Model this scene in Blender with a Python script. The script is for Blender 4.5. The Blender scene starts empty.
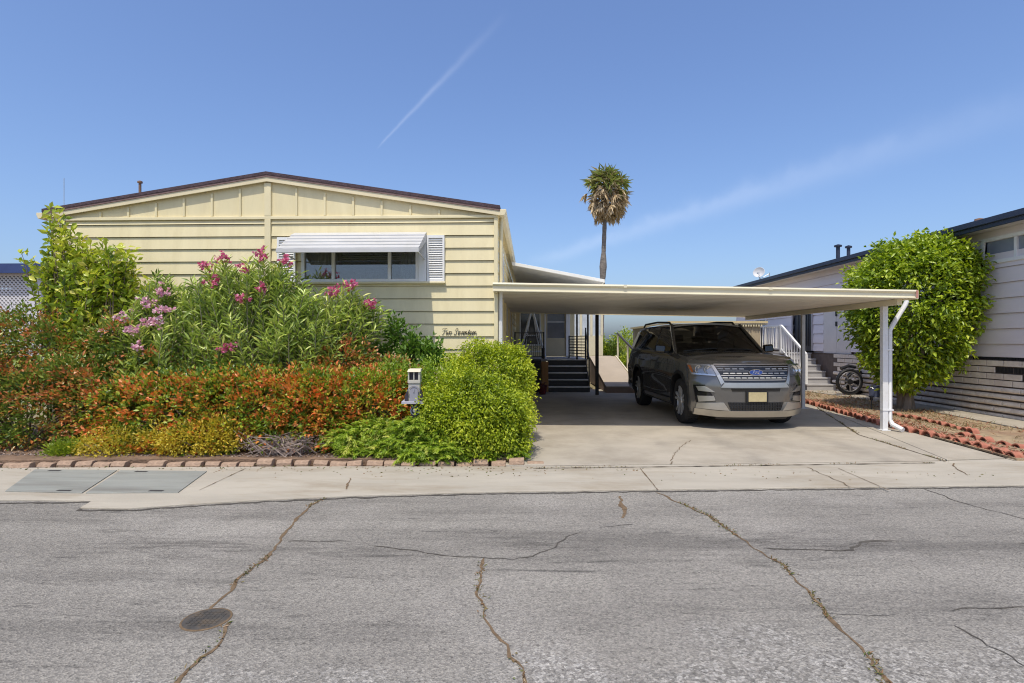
import bpy, bmesh, math, random
import numpy as np
from mathutils import Vector, Matrix, noise as mnoise

R = math.radians
S = bpy.context.scene
COL = S.collection
random.seed(7)
RNG = np.random.default_rng(11)

# ------------------------------------------------------------------ camera, sky, sun, exposure
FPX, CXP, CYP, EYE, YAW = 560.0, 512.0, 341.5, 1.5, R(1.84)
cam_data = bpy.data.cameras.new('camera')
cam_data.sensor_width = 36.0
cam_data.lens = 36.0 * FPX / 1024.0
cam_data.clip_start = 0.05
cam_data.clip_end = 6000.0
cam = bpy.data.objects.new('camera', cam_data)
COL.objects.link(cam)
cam.location = (0, 0, EYE)
cam.rotation_euler = (R(90), 0, YAW)
S.camera = cam

SUN_DIR = Vector((-0.20, -1.0, 2.12)).normalized()        # towards the sun
SUN_EL = math.asin(SUN_DIR.z)
SUN_AZ = math.atan2(SUN_DIR.x, SUN_DIR.y) % (2 * math.pi)
sun_data = bpy.data.lights.new('sun', 'SUN')
sun_data.energy = 2.3
sun_data.angle = R(0.5)
sun_data.color = (1.0, 0.935, 0.81)
sun = bpy.data.objects.new('sun', sun_data)
COL.objects.link(sun)
sun.rotation_euler = (-SUN_DIR).to_track_quat('-Z', 'Y').to_euler()
sun.location = SUN_DIR * 60

S.view_settings.view_transform = 'Standard'
S.view_settings.look = 'None'
S.view_settings.gamma = 1.0
S.view_settings.use_curve_mapping = False
S.view_settings.exposure = 0.66
S.render.engine = 'CYCLES'
S.cycles.max_bounces = 10
S.cycles.diffuse_bounces = 7
S.cycles.transparent_max_bounces = 12
S.cycles.use_denoising = True
S.cycles.denoising_input_passes = 'RGB_ALBEDO_NORMAL'
S.cycles.denoising_prefilter = 'ACCURATE'
S.cycles.filter_width = 1.1
S.cycles.sample_clamp_indirect = 6.0


def ray(px, py):
    a, b = (px - CXP) / FPX, (CYP - py) / FPX
    c, s = math.cos(YAW), math.sin(YAW)
    return Vector((a * c - s, a * s + c, b))


def PY(px, py, y):                                         # pixel on the plane Y = y
    d = ray(px, py)
    return Vector((0, 0, EYE)) + d * (y / d.y)


def PXX(px, py, x):
    d = ray(px, py)
    return Vector((0, 0, EYE)) + d * (x / d.x)


def G(px, py, z=0.0):                                      # pixel on the ground
    d = ray(px, py)
    return Vector((0, 0, EYE)) + d * ((z - EYE) / d.z)


# ---- world
W = bpy.data.worlds.new('World')
S.world = W
W.use_nodes = True
nt = W.node_tree
nt.nodes.clear()


def N(tree, typ, **kw):
    n = tree.nodes.new(typ)
    for k, v in kw.items():
        setattr(n, k, v)
    return n


w_out = N(nt, 'ShaderNodeOutputWorld')
w_bg = N(nt, 'ShaderNodeBackground')
w_bg.inputs['Strength'].default_value = 0.15
sky = N(nt, 'ShaderNodeTexSky', sky_type='NISHITA', sun_disc=False)
sky.sun_elevation = SUN_EL
sky.sun_rotation = SUN_AZ
sky.altitude = 200
sky.air_density = 1.0
sky.dust_density = 2.8
sky.ozone_density = 10.0
# the camera's shoulder for the bright horizon band: k * (1 - exp(-c / k)) per channel
sep = N(nt, 'ShaderNodeSeparateColor')
cmb = N(nt, 'ShaderNodeCombineColor')
nt.links.new(sky.outputs[0], sep.inputs[0])
for ch, k in enumerate((16.0, 11.5, 10.5)):
    q = N(nt, 'ShaderNodeMath', operation='MULTIPLY')
    q.inputs[1].default_value = -1.0 / k
    nt.links.new(sep.outputs[ch], q.inputs[0])
    e = N(nt, 'ShaderNodeMath', operation='EXPONENT')
    nt.links.new(q.outputs[0], e.inputs[0])
    r = N(nt, 'ShaderNodeMath', operation='MULTIPLY_ADD')
    r.inputs[1].default_value = -k
    r.inputs[2].default_value = k
    nt.links.new(e.outputs[0], r.inputs[0])
    nt.links.new(r.outputs[0], cmb.inputs[ch])
hsv = N(nt, 'ShaderNodeHueSaturation')
hsv.inputs['Hue'].default_value = 0.507
hsv.inputs['Saturation'].default_value = 1.0
hsv.inputs['Value'].default_value = 1.0
nt.links.new(cmb.outputs[0], hsv.inputs['Color'])
tc = N(nt, 'ShaderNodeTexCoord')


def vmath(op, a, b):
    n = N(nt, 'ShaderNodeVectorMath', operation=op)
    for i, v in enumerate((a, b)):
        if hasattr(v, 'is_linked'):
            nt.links.new(v, n.inputs[i])
        else:
            n.inputs[i].default_value = v
    return n


def fmath(op, a, b=0.0, clamp=False):
    n = N(nt, 'ShaderNodeMath', operation=op, use_clamp=clamp)
    for i, v in enumerate((a, b)):
        if hasattr(v, 'is_linked'):
            nt.links.new(v, n.inputs[i])
        else:
            n.inputs[i].default_value = v
    return n.outputs[0]


def contrail(p0, p1, w0, w1, strength, prev):
    """A vapour trail across the sky, along the great circle from direction p0 to p1."""
    a, b = ray(*p0).normalized(), ray(*p1).normalized()
    n = a.cross(b).normalized()
    t = (b - a).normalized()
    ta, tb = a.dot(t), b.dot(t)
    dirn = tc.outputs['Generated']
    nz = N(nt, 'ShaderNodeTexNoise')
    nz.inputs['Scale'].default_value = 26
    nz.inputs['Detail'].default_value = 5
    nt.links.new(dirn, nz.inputs['Vector'])
    along = fmath('DIVIDE', fmath('SUBTRACT', vmath('DOT_PRODUCT', dirn, tuple(t)).outputs['Value'], ta), tb - ta)
    dist = vmath('DOT_PRODUCT', dirn, tuple(n)).outputs['Value']
    dist = fmath('ADD', dist, fmath('MULTIPLY', fmath('SUBTRACT', nz.outputs[0], 0.5), w1 * 0.9))
    width = fmath('ADD', fmath('MULTIPLY', along, w1 - w0), w0)
    q = fmath('DIVIDE', dist, width)
    g = fmath('EXPONENT', fmath('MULTIPLY', fmath('MULTIPLY', q, q), -1.0))
    e0 = fmath('MULTIPLY', fmath('ADD', along, 0.02), 14.0, True)
    e1 = fmath('MULTIPLY', fmath('SUBTRACT', 1.06, along), 1.6, True)
    front = fmath('GREATER_THAN', vmath('DOT_PRODUCT', dirn, tuple(a)).outputs['Value'], 0.2)
    m = fmath('MULTIPLY', fmath('MULTIPLY', g, fmath('MULTIPLY', e0, e1)), front)
    m = fmath('MULTIPLY', m, fmath('MULTIPLY', fmath('ADD', nz.outputs[0], 0.45), strength))
    mx = N(nt, 'ShaderNodeMixRGB')
    mx.inputs['Color2'].default_value = (4.6, 4.9, 5.6, 1)
    nt.links.new(m, mx.inputs['Fac'])
    nt.links.new(prev, mx.inputs['Color1'])
    return mx.outputs[0]


c = contrail((378, 147), (502, 18), 0.0014, 0.0065, 0.11, hsv.outputs[0])
c = contrail((535, 262), (1200, 52), 0.009, 0.026, 0.115, c)
nt.links.new(c, w_bg.inputs['Color'])
nt.links.new(w_bg.outputs[0], w_out.inputs[0])

# ------------------------------------------------------------------ helpers
MATS = {}


def ramp(tree, stops, mode='LINEAR'):
    n = N(tree, 'ShaderNodeValToRGB')
    n.color_ramp.interpolation = mode
    el = n.color_ramp.elements
    while len(el) < len(stops):
        el.new(0.5)
    for e, (p, c) in zip(el, stops):
        e.position = p
        e.color = (*c, 1) if len(c) == 3 else c
    return n


def mat(name, col, rough=0.6, var=0.12, scale=3.0, bump=0.0, bscale=60.0, metal=0.0, spec=0.4, coat=0.0,
        dirt=None, dirt_amt=0.0, dirt_scale=1.2, stretch=(1, 1, 1)):
    """Principled paint / stone / metal with uneven colour, patchy dirt, and a fine bump."""
    if name in MATS:
        return MATS[name]
    m = bpy.data.materials.new(name)
    m.use_nodes = True
    t = m.node_tree
    b = t.nodes['Principled BSDF']
    b.inputs['Roughness'].default_value = rough
    b.inputs['Metallic'].default_value = metal
    b.inputs['Specular IOR Level'].default_value = spec
    b.inputs['Coat Weight'].default_value = coat
    co = N(t, 'ShaderNodeTexCoord')
    mp = N(t, 'ShaderNodeMapping')
    mp.inputs['Scale'].default_value = stretch
    t.links.new(co.outputs['Object'], mp.inputs['Vector'])
    nz = N(t, 'ShaderNodeTexNoise')
    nz.inputs['Scale'].default_value = scale
    nz.inputs['Detail'].default_value = 6
    nz.inputs['Roughness'].default_value = 0.62
    t.links.new(mp.outputs[0], nz.inputs['Vector'])
    lo = tuple(max(0, c * (1 - var)) for c in col)
    hi = tuple(min(1, c * (1 + var)) for c in col)
    rp = ramp(t, [(0.3, lo), (0.7, hi)])
    t.links.new(nz.outputs[0], rp.inputs[0])
    out = rp.outputs[0]
    if dirt:
        n2 = N(t, 'ShaderNodeTexNoise')
        n2.inputs['Scale'].default_value = dirt_scale
        n2.inputs['Detail'].default_value = 9
        n2.inputs['Roughness'].default_value = 0.7
        t.links.new(mp.outputs[0], n2.inputs['Vector'])
        r2 = ramp(t, [(0.48, (0, 0, 0)), (0.72, (dirt_amt,) * 3)])
        t.links.new(n2.outputs[0], r2.inputs[0])
        mx = N(t, 'ShaderNodeMixRGB')
        mx.inputs['Color2'].default_value = (*dirt, 1)
        t.links.new(r2.outputs[0], mx.inputs['Fac'])
        t.links.new(out, mx.inputs['Color1'])
        out = mx.outputs[0]
    t.links.new(out, b.inputs['Base Color'])
    if bump:
        n3 = N(t, 'ShaderNodeTexNoise')
        n3.inputs['Scale'].default_value = bscale
        n3.inputs['Detail'].default_value = 4
        t.links.new(mp.outputs[0], n3.inputs['Vector'])
        bp = N(t, 'ShaderNodeBump')
        bp.inputs['Strength'].default_value = bump
        bp.inputs['Distance'].default_value = 0.02
        t.links.new(n3.outputs[0], bp.inputs['Height'])
        t.links.new(bp.outputs[0], b.inputs['Normal'])
    MATS[name] = m
    return m


def leaf_mat(name, stops, trans=0.28, rough=0.36):
    """Leaves: a hue per leaf from the mesh's own 'tint' attribute, light passing through the blade."""
    m = bpy.data.materials.new(name)
    m.use_nodes = True
    t = m.node_tree
    b = t.nodes['Principled BSDF']
    b.inputs['Roughness'].default_value = rough
    b.inputs['Specular IOR Level'].default_value = 0.5
    at = N(t, 'ShaderNodeAttribute', attribute_name='tint')
    rp = ramp(t, stops)
    t.links.new(at.outputs['Fac'], rp.inputs[0])
    t.links.new(rp.outputs[0], b.inputs['Base Color'])
    tr = N(t, 'ShaderNodeBsdfTranslucent')
    hs = N(t, 'ShaderNodeHueSaturation')
    hs.inputs['Value'].default_value = 1.25
    hs.inputs['Saturation'].default_value = 1.05
    t.links.new(rp.outputs[0], hs.inputs['Color'])
    t.links.new(hs.outputs[0], tr.inputs['Color'])
    mx = N(t, 'ShaderNodeMixShader')
    mx.inputs[0].default_value = trans
    t.links.new(b.outputs[0], mx.inputs[1])
    t.links.new(tr.outputs[0], mx.inputs[2])
    t.links.new(mx.outputs[0], t.nodes['Material Output'].inputs[0])
    return m


def glass_mat(name, tint, opacity=0.5, rough=0.02):
    m = bpy.data.materials.new(name)
    m.use_nodes = True
    t = m.node_tree
    t.nodes.remove(t.nodes['Principled BSDF'])
    tr = N(t, 'ShaderNodeBsdfTransparent')
    tr.inputs[0].default_value = (*tint, 1)
    gl = N(t, 'ShaderNodeBsdfGlossy')
    gl.inputs['Roughness'].default_value = rough
    fr = N(t, 'ShaderNodeFresnel')
    fr.inputs[0].default_value = 1.5
    ad = N(t, 'ShaderNodeMath', operation='MULTIPLY_ADD')
    ad.inputs[1].default_value = 1.0
    ad.inputs[2].default_value = opacity
    ad.use_clamp = True
    t.links.new(fr.outputs[0], ad.inputs[0])
    mx = N(t, 'ShaderNodeMixShader')
    t.links.new(ad.outputs[0], mx.inputs[0])
    t.links.new(tr.outputs[0], mx.inputs[1])
    t.links.new(gl.outputs[0], mx.inputs[2])
    t.links.new(mx.outputs[0], t.nodes['Material Output'].inputs[0])
    return m


def tag(o, label=None, cat=None, group=None, kind=None):
    if label:
        o['label'] = label
    if cat:
        o['category'] = cat
    if group:
        o['group'] = group
    if kind:
        o['kind'] = kind
    return o


def empty(name, loc, label, cat, group=None, rz=0.0):
    o = bpy.data.objects.new(name, None)
    o.empty_display_size = 0.2
    COL.objects.link(o)
    o.location = loc
    o.rotation_euler = (0, 0, rz)
    return tag(o, label, cat, group)


def copy_tree(o, parent=None):
    c = o.copy()
    COL.objects.link(c)
    if parent:
        c.parent = parent
    for ch in o.children:
        copy_tree(ch, c)
    return c


class MB:
    """Collects shapes and links them as ONE mesh object. With a parent, coordinates are the parent's own."""

    def __init__(self):
        self.v, self.f, self.mi = [], [], []
        self.cur = 0

    def add(self, vs, fs):
        o = len(self.v)
        self.v += [tuple(p) for p in vs]
        self.f += [tuple(i + o for i in f) for f in fs]
        self.mi += [self.cur] * len(fs)
        return self

    def box(self, x0, x1, y0, y1, z0, z1):
        return self.hexa([(x0, y0, z0), (x1, y0, z0), (x1, y1, z0), (x0, y1, z0),
                          (x0, y0, z1), (x1, y0, z1), (x1, y1, z1), (x0, y1, z1)])

    def hexa(self, p):
        return self.add(p, [(0, 3, 2, 1), (4, 5, 6, 7), (0, 1, 5, 4), (1, 2, 6, 5), (2, 3, 7, 6), (3, 0, 4, 7)])

    def prism(self, poly, off):
        """polygon of 3-D points extruded by vector off"""
        n = len(poly)
        off = Vector(off)
        a = [Vector(p) for p in poly]
        b = [p + off for p in a]
        fs = [tuple(range(n)), tuple(range(2 * n - 1, n - 1, -1))]
        fs += [(i, n + i, n + (i + 1) % n, (i + 1) % n) for i in range(n)]
        return self.add(a + b, fs)

    def bar(self, p, q, w, h=None, up=(0, 0, 1)):
        h = h or w
        p, q = Vector(p), Vector(q)
        d = (q - p).normalized()
        up = Vector(up)
        if abs(d.dot(up)) > 0.98:
            up = Vector((0, 1, 0))
        s = d.cross(up).normalized() * w / 2
        u = s.cross(d).normalized() * h / 2
        return self.hexa([p - s - u, p + s - u, q + s - u, q - s - u, p - s + u, p + s + u, q + s + u, q - s + u])

    def tube(self, pts, r, n=8, cap=True):
        pts = [Vector(p) for p in pts]
        rs = r if isinstance(r, (list, tuple)) else [r] * len(pts)
        vs, fs = [], []
        prev = None
        for i, p in enumerate(pts):
            d = (pts[min(i + 1, len(pts) - 1)] - pts[max(i - 1, 0)]).normalized()
            if prev is None:
                a = d.orthogonal().normalized()
            else:
                a = (prev - d * prev.dot(d))
                a = a.normalized() if a.length > 1e-6 else d.orthogonal().normalized()
            prev = a
            b = d.cross(a)
            for k in range(n):
                t = 2 * math.pi * k / n
                vs.append(p + (a * math.cos(t) + b * math.sin(t)) * rs[i])
        for i in range(len(pts) - 1):
            for k in range(n):
                fs.append((i * n + k, i * n + (k + 1) % n, (i + 1) * n + (k + 1) % n, (i + 1) * n + k))
        if cap:
            fs.append(tuple(range(n - 1, -1, -1)))
            fs.append(tuple(range((len(pts) - 1) * n, len(pts) * n)))
        return self.add(vs, fs)

    def lathe(self, prof, n=24, axis='z', org=(0, 0, 0), cap=True):
        """prof: list of (radius, height) revolved about an axis through org"""
        vs, fs = [], []
        for r, h in prof:
            for k in range(n):
                t = 2 * math.pi * k / n
                c, s = r * math.cos(t), r * math.sin(t)
                q = (c, s, h) if axis == 'z' else ((h, c, s) if axis == 'x' else (c, h, s))
                vs.append(tuple(q[j] + org[j] for j in range(3)))
        for i in range(len(prof) - 1):
            for k in range(n):
                fs.append((i * n + k, i * n + (k + 1) % n, (i + 1) * n + (k + 1) % n, (i + 1) * n + k))
        if cap and prof[0][0] > 1e-6:
            fs.append(tuple(range(n - 1, -1, -1)))
        if cap and prof[-1][0] > 1e-6:
            fs.append(tuple(range((len(prof) - 1) * n, len(prof) * n)))
        return self.add(vs, fs)

    def grid(self, fn, nu, nv):
        vs = [fn(i / nu, j / nv) for j in range(nv + 1) for i in range(nu + 1)]
        fs = [(j * (nu + 1) + i, j * (nu + 1) + i + 1, (j + 1) * (nu + 1) + i + 1, (j + 1) * (nu + 1) + i)
              for j in range(nv) for i in range(nu)]
        return self.add(vs, fs)

    def build(self, name, m, parent=None, smooth=False, bevel=0.0, angle=35, clean=False):
        me = bpy.data.meshes.new(name)
        me.from_pydata(self.v, [], self.f)
        bm = bmesh.new()
        bm.from_mesh(me)
        if clean:
            bmesh.ops.remove_doubles(bm, verts=bm.verts, dist=1e-4)
            bmesh.ops.dissolve_degenerate(bm, edges=bm.edges, dist=1e-5)
        bmesh.ops.recalc_face_normals(bm, faces=bm.faces)
        bm.to_mesh(me)
        bm.free()
        ms = m if isinstance(m, (list, tuple)) else [m]
        for x in ms:
            me.materials.append(x)
        if len(ms) > 1 and not clean:
            me.polygons.foreach_set('material_index', self.mi)
        if smooth:
            me.polygons.foreach_set('use_smooth', [True] * len(me.polygons))
            me.set_sharp_from_angle(angle=R(angle))
        o = bpy.data.objects.new(name, me)
        COL.objects.link(o)
        if parent:
            o.parent = parent
        if bevel:
            b = o.modifiers.new('bevel', 'BEVEL')
            b.width = bevel
            b.segments = 2
            b.limit_method = 'ANGLE'
            b.angle_limit = R(40)
        return o


def sheet(name, pts, z0, z1, m, bevel=0.0):
    """A slab of ground from plan points: top at z1, sides down to z0."""
    b = MB()
    b.prism([(p[0], p[1], z0) for p in pts], (0, 0, z1 - z0))
    return tag(b.build(name, m, bevel=bevel), kind='structure')


def unit(a):
    return a / np.maximum(np.linalg.norm(a, axis=1, keepdims=True), 1e-9)


def leaves(name, P, D, L, Wd, tint, m, parent=None, fold=0.25, curl=0.15, mid=0.45, face=0.8):
    """One mesh of many folded leaf blades. P bases, D directions, L / Wd sizes per leaf, tint per leaf."""
    n = len(P)
    D = unit(D)
    rnd = unit(unit(RNG.normal(size=(n, 3))) + np.array([0.0, -0.35, 0.95]) * face)   # blades turn up to the light
    Sd = unit(np.cross(D, rnd))
    Nn = np.cross(Sd, D)
    Nn *= np.sign(Nn[:, 2:3] + 1e-9)
    L = np.broadcast_to(np.asarray(L, float), (n,))[:, None]
    Wd = np.broadcast_to(np.asarray(Wd, float), (n,))[:, None]
    V = np.empty((n, 4, 3), np.float32)
    V[:, 0] = P
    V[:, 1] = P + D * L * mid + Sd * Wd * 0.5 + Nn * fold * Wd
    V[:, 2] = P + D * L - Nn * curl * L
    V[:, 3] = P + D * L * mid - Sd * Wd * 0.5 + Nn * fold * Wd
    me = bpy.data.meshes.new(name)
    me.vertices.add(n * 4)
    me.vertices.foreach_set('co', V.reshape(-1))
    me.loops.add(n * 6)
    base = (np.arange(n) * 4)[:, None]
    idx = (base + np.array([0, 1, 2, 0, 2, 3])[None, :]).reshape(-1).astype(np.int32)
    me.loops.foreach_set('vertex_index', idx)
    me.polygons.add(n * 2)
    me.polygons.foreach_set('loop_start', (np.arange(n * 2) * 3).astype(np.int32))
    me.update(calc_edges=True)
    at = me.attributes.new('tint', 'FLOAT', 'POINT')
    at.data.foreach_set('value', np.repeat(np.clip(tint, 0, 1), 4).astype(np.float32))
    me.materials.append(m)
    o = bpy.data.objects.new(name, me)
    COL.objects.link(o)
    if parent:
        o.parent = parent
    return o


def blob_points(blobs, n, shell=0.35, lump=0.14, lscale=2.2, zmin=0.06, seed=0, pw=2.0):
    """Points scattered near the surface of a union of lumpy (super)ellipsoids; returns points, outward directions, depth (1 = surface)."""
    out_p, out_d, out_r = [], [], []
    wts = np.array([(b[3] * b[4] + b[3] * b[5] + b[4] * b[5]) for b in blobs])
    wts = wts / wts.sum()
    got = 0
    while got < n:
        m = int((n - got) * 1.8) + 50
        bi = RNG.choice(len(blobs), size=m, p=wts)
        B = np.array(blobs)[bi]
        d = unit(RNG.normal(size=(m, 3)))
        if pw != 2.0:
            q = (np.abs(d) ** pw).sum(1) ** (-1 / pw)
            sd = d * q[:, None]
        else:
            sd = d
        ph = d * lscale
        lumpv = (np.sin(ph[:, 0] * 2.1 + bi * 1.7 + seed) * np.sin(ph[:, 1] * 2.7 + seed * 2 + bi) +
                 0.7 * np.sin(ph[:, 2] * 3.9 + ph[:, 0] * 2.3 + seed) + 0.5 * np.sin(ph[:, 0] * 7.1 + ph[:, 2] * 5.3 + seed * 3))
        rr = 1 - shell * RNG.random(m) ** 1.6
        p = B[:, :3] + sd * B[:, 3:6] * (rr * (1 + lump * 0.5 * lumpv))[:, None]
        ok = p[:, 2] > zmin
        for k, b in enumerate(blobs):
            e = np.abs((p - np.array(b[:3])) / np.array(b[3:6]))
            inside = (e ** pw).sum(1) ** (1 / pw) < 0.72
            ok &= ~(inside & (bi != k))
        out_p.append(p[ok])
        out_d.append(unit(d[ok] / B[ok, 3:6]))
        out_r.append(rr[ok])
        got += int(ok.sum())
    return np.concatenate(out_p)[:n], np.concatenate(out_d)[:n], np.concatenate(out_r)[:n]


def stems(name, base, tips, m, parent, r0=0.02, sag=0.15, n=5):
    b = MB()
    for t in tips:
        t = Vector(t)
        p0 = Vector(base) + Vector((random.uniform(-1, 1), random.uniform(-1, 1), 0)) * r0 * 2.5
        c = p0.lerp(t, 0.5) + Vector((random.uniform(-.08, .08), random.uniform(-.08, .08), sag * (t - p0).length))
        pts = []
        for i in range(n + 1):
            s = i / n
            pts.append(p0 * (1 - s) ** 2 + c * 2 * s * (1 - s) + t * s * s)
        b.tube(pts, [r0 * (1 - 0.8 * i / n) for i in range(n + 1)], 5)
    return b.build(name, m, parent, smooth=True)


bark = mat('bark', (0.16, 0.12, 0.085), 0.9, 0.3, 12, 0.6, 40)
twig_mat = mat('twig', (0.2, 0.15, 0.1), 0.9, 0.3, 20, 0.3, 60)


def shrub(name, label, blobs, m, n_clump, per, cr, L, Wd, group=None, cat='shrub', base=None, ow=1.0, up=0.5, rw=0.7,
          shell=0.45, lump=0.16, seed=0, tips=0.0, tint0=0.35, tintv=0.35, fold=0.25, curl=0.15, pw=2.0, n_stem=12, r0=0.014,
          smat=None, keep=None, zmin=0.06, core=0.25, red=None, green_top=None):
    """A shrub: leaf clumps through the outer part of a lumpy volume, on stems that rise from its foot."""
    if base is None:
        base = (float(np.mean([b[0] for b in blobs])), float(np.mean([b[1] for b in blobs])), 0.05)
    root = empty(name, base, label, cat, group)
    C, Dn, dep = blob_points(blobs, n_clump, shell, lump, seed=seed, pw=pw, zmin=zmin)
    if keep is not None:
        k = keep(C)
        C, Dn, dep = C[k], Dn[k], dep[k]
    nC = len(C)
    pn = C @ np.array([[2.9, 1.3, -2.2], [1.1, 2.4, 2.7], [3.3, -1.9, 2.1]])
    ctint = RNG.normal(0, 0.42, nC) + 0.42 * np.sin(pn[:, 0] + seed) * np.sin(pn[:, 1] * 1.3 + seed) + 0.3 * np.sin(pn[:, 2] * 2.1 + seed)
    if red is not None:                                     # part of the twigs carry red new growth, the rest are green
        isr = (RNG.random(nC) + 0.22 * np.sin(pn[:, 0]) * np.sin(pn[:, 1])) < red
        ctint = np.where(isr, RNG.normal(0.75, 0.25, nC), RNG.normal(-0.55, 0.28, nC))
    i = np.repeat(np.arange(nC), per)
    off = RNG.normal(size=(len(i), 3)) * cr
    P = C[i] + off
    D = Dn[i] * ow + np.array([0, 0, up]) + unit(RNG.normal(size=(len(i), 3))) * rw + unit(off) * 0.5
    outw = np.einsum('ij,ij->i', off, Dn[i]) / cr            # how far out on its twig a leaf sits
    tint = tint0 + tintv * (0.45 * ctint[i] + (0.35 if red is None else 0.22) * RNG.normal(size=len(i))) + tips * np.clip(outw + (dep[i] - 0.8) * 2, -1, 2)
    ll = L * RNG.uniform(0.65, 1.25, len(i))
    ww = Wd * RNG.uniform(0.7, 1.2, len(i))
    if green_top is not None:
        tint = tint - 0.30 * np.clip((P[:, 2] - green_top) / 0.1, 0, 1) * (RNG.random(len(P)) < .75)
    ok = P[:, 2] > 0.05
    P = P - np.array(base)
    leaves('foliage', P[ok], D[ok], ll[ok], ww[ok], tint[ok], m, root, fold, curl)
    if n_stem:
        sel = RNG.choice(nC, min(n_stem, nC), replace=False)
        stems('stem', (0, 0, 0), [tuple(C[s] * 0.96 + np.array(base) * 0.04 - np.array(base)) for s in sel], smat or twig_mat, root, r0)
    return root, C, Dn
# ------------------------------------------------------------------ the ground
soil_m = mat('soil', (0.20, 0.13, 0.085), 0.95, 0.35, 6, 0.8, 45)
dry_m = mat('dry_ground', (0.27, 0.22, 0.13), 0.95, 0.3, 1.2, 0.6, 20, dirt=(0.13, 0.15, 0.05), dirt_amt=0.6, dirt_scale=0.6)
conc_m = mat('concrete', (0.40, 0.355, 0.285), 0.85, 0.13, 1.4, 0.3, 90, dirt=(0.26, 0.22, 0.165), dirt_amt=0.75, dirt_scale=0.8)
gutter_m = mat('gutter_concrete', (0.41, 0.37, 0.30), 0.85, 0.13, 1.1, 0.3, 90, dirt=(0.28, 0.225, 0.155), dirt_amt=0.8, dirt_scale=1.5,
               stretch=(0.5, 1.6, 1))


def wear(m, bands=(), spots=(), col=(0.13, 0.12, 0.105)):
    """tyre tracks that run up the drive and drip stains, in the slab's own coordinates (metres)"""
    t = m.node_tree
    b = t.nodes['Principled BSDF']
    src = b.inputs['Base Color'].links[0].from_socket
    co = N(t, 'ShaderNodeTexCoord')
    sx = N(t, 'ShaderNodeSeparateXYZ')
    t.links.new(co.outputs['Object'], sx.inputs[0])
    nz = N(t, 'ShaderNodeTexNoise')
    nz.inputs['Scale'].default_value = 2.2
    nz.inputs['Detail'].default_value = 8
    nz.inputs['Roughness'].default_value = 0.75
    t.links.new(co.outputs['Object'], nz.inputs['Vector'])

    def mth(op, a, c=0.0, cl=False):
        n = N(t, 'ShaderNodeMath', operation=op, use_clamp=cl)
        for i, v in enumerate((a, c)):
            if hasattr(v, 'is_linked'):
                t.links.new(v, n.inputs[i])
            else:
                n.inputs[i].default_value = v
        return n.outputs[0]
    tot = None
    wob = mth('MULTIPLY', mth('SUBTRACT', nz.outputs[0], .5), .5)
    for xc, w, am in bands:
        q = mth('DIVIDE', mth('ADD', mth('SUBTRACT', sx.outputs[0], xc), mth('MULTIPLY', wob, .3)), w)
        v = mth('MULTIPLY', mth('EXPONENT', mth('MULTIPLY', mth('MULTIPLY', q, q), -1.0)), am)
        tot = v if tot is None else mth('ADD', tot, v)
    for xc, yc, rx_, ry_, am in spots:
        qx = mth('DIVIDE', mth('ADD', mth('SUBTRACT', sx.outputs[0], xc), wob), rx_)
        qy = mth('DIVIDE', mth('ADD', mth('SUBTRACT', sx.outputs[1], yc), wob), ry_)
        v = mth('MULTIPLY', mth('EXPONENT', mth('MULTIPLY', mth('ADD', mth('MULTIPLY', qx, qx), mth('MULTIPLY', qy, qy)), -1.0)), am)
        tot = v if tot is None else mth('ADD', tot, v)
    fac = mth('MULTIPLY', tot, mth('MULTIPLY', mth('SUBTRACT', nz.outputs[0], .22), 1.9, True), True)
    x = N(t, 'ShaderNodeMixRGB')
    x.inputs['Color2'].default_value = (*col, 1)
    t.links.new(fac, x.inputs['Fac'])
    t.links.new(src, x.inputs['Color1'])
    t.links.new(x.outputs[0], b.inputs['Base Color'])


wear(conc_m, [(2.85, .16, .42), (4.45, .16, .42), (1.0, .2, .18), (-.1, .22, .18)],
     [(1.4, 13.6, .45, .7, .8), (2.2, 12.2, .25, .4, .6), (.9, 11.4, .3, .5, .5), (3.7, 9.0, .22, .22, .6), (1.9, 8.2, .12, .16, .5), (5.3, 8.1, .3, .2, .4)])


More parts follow.
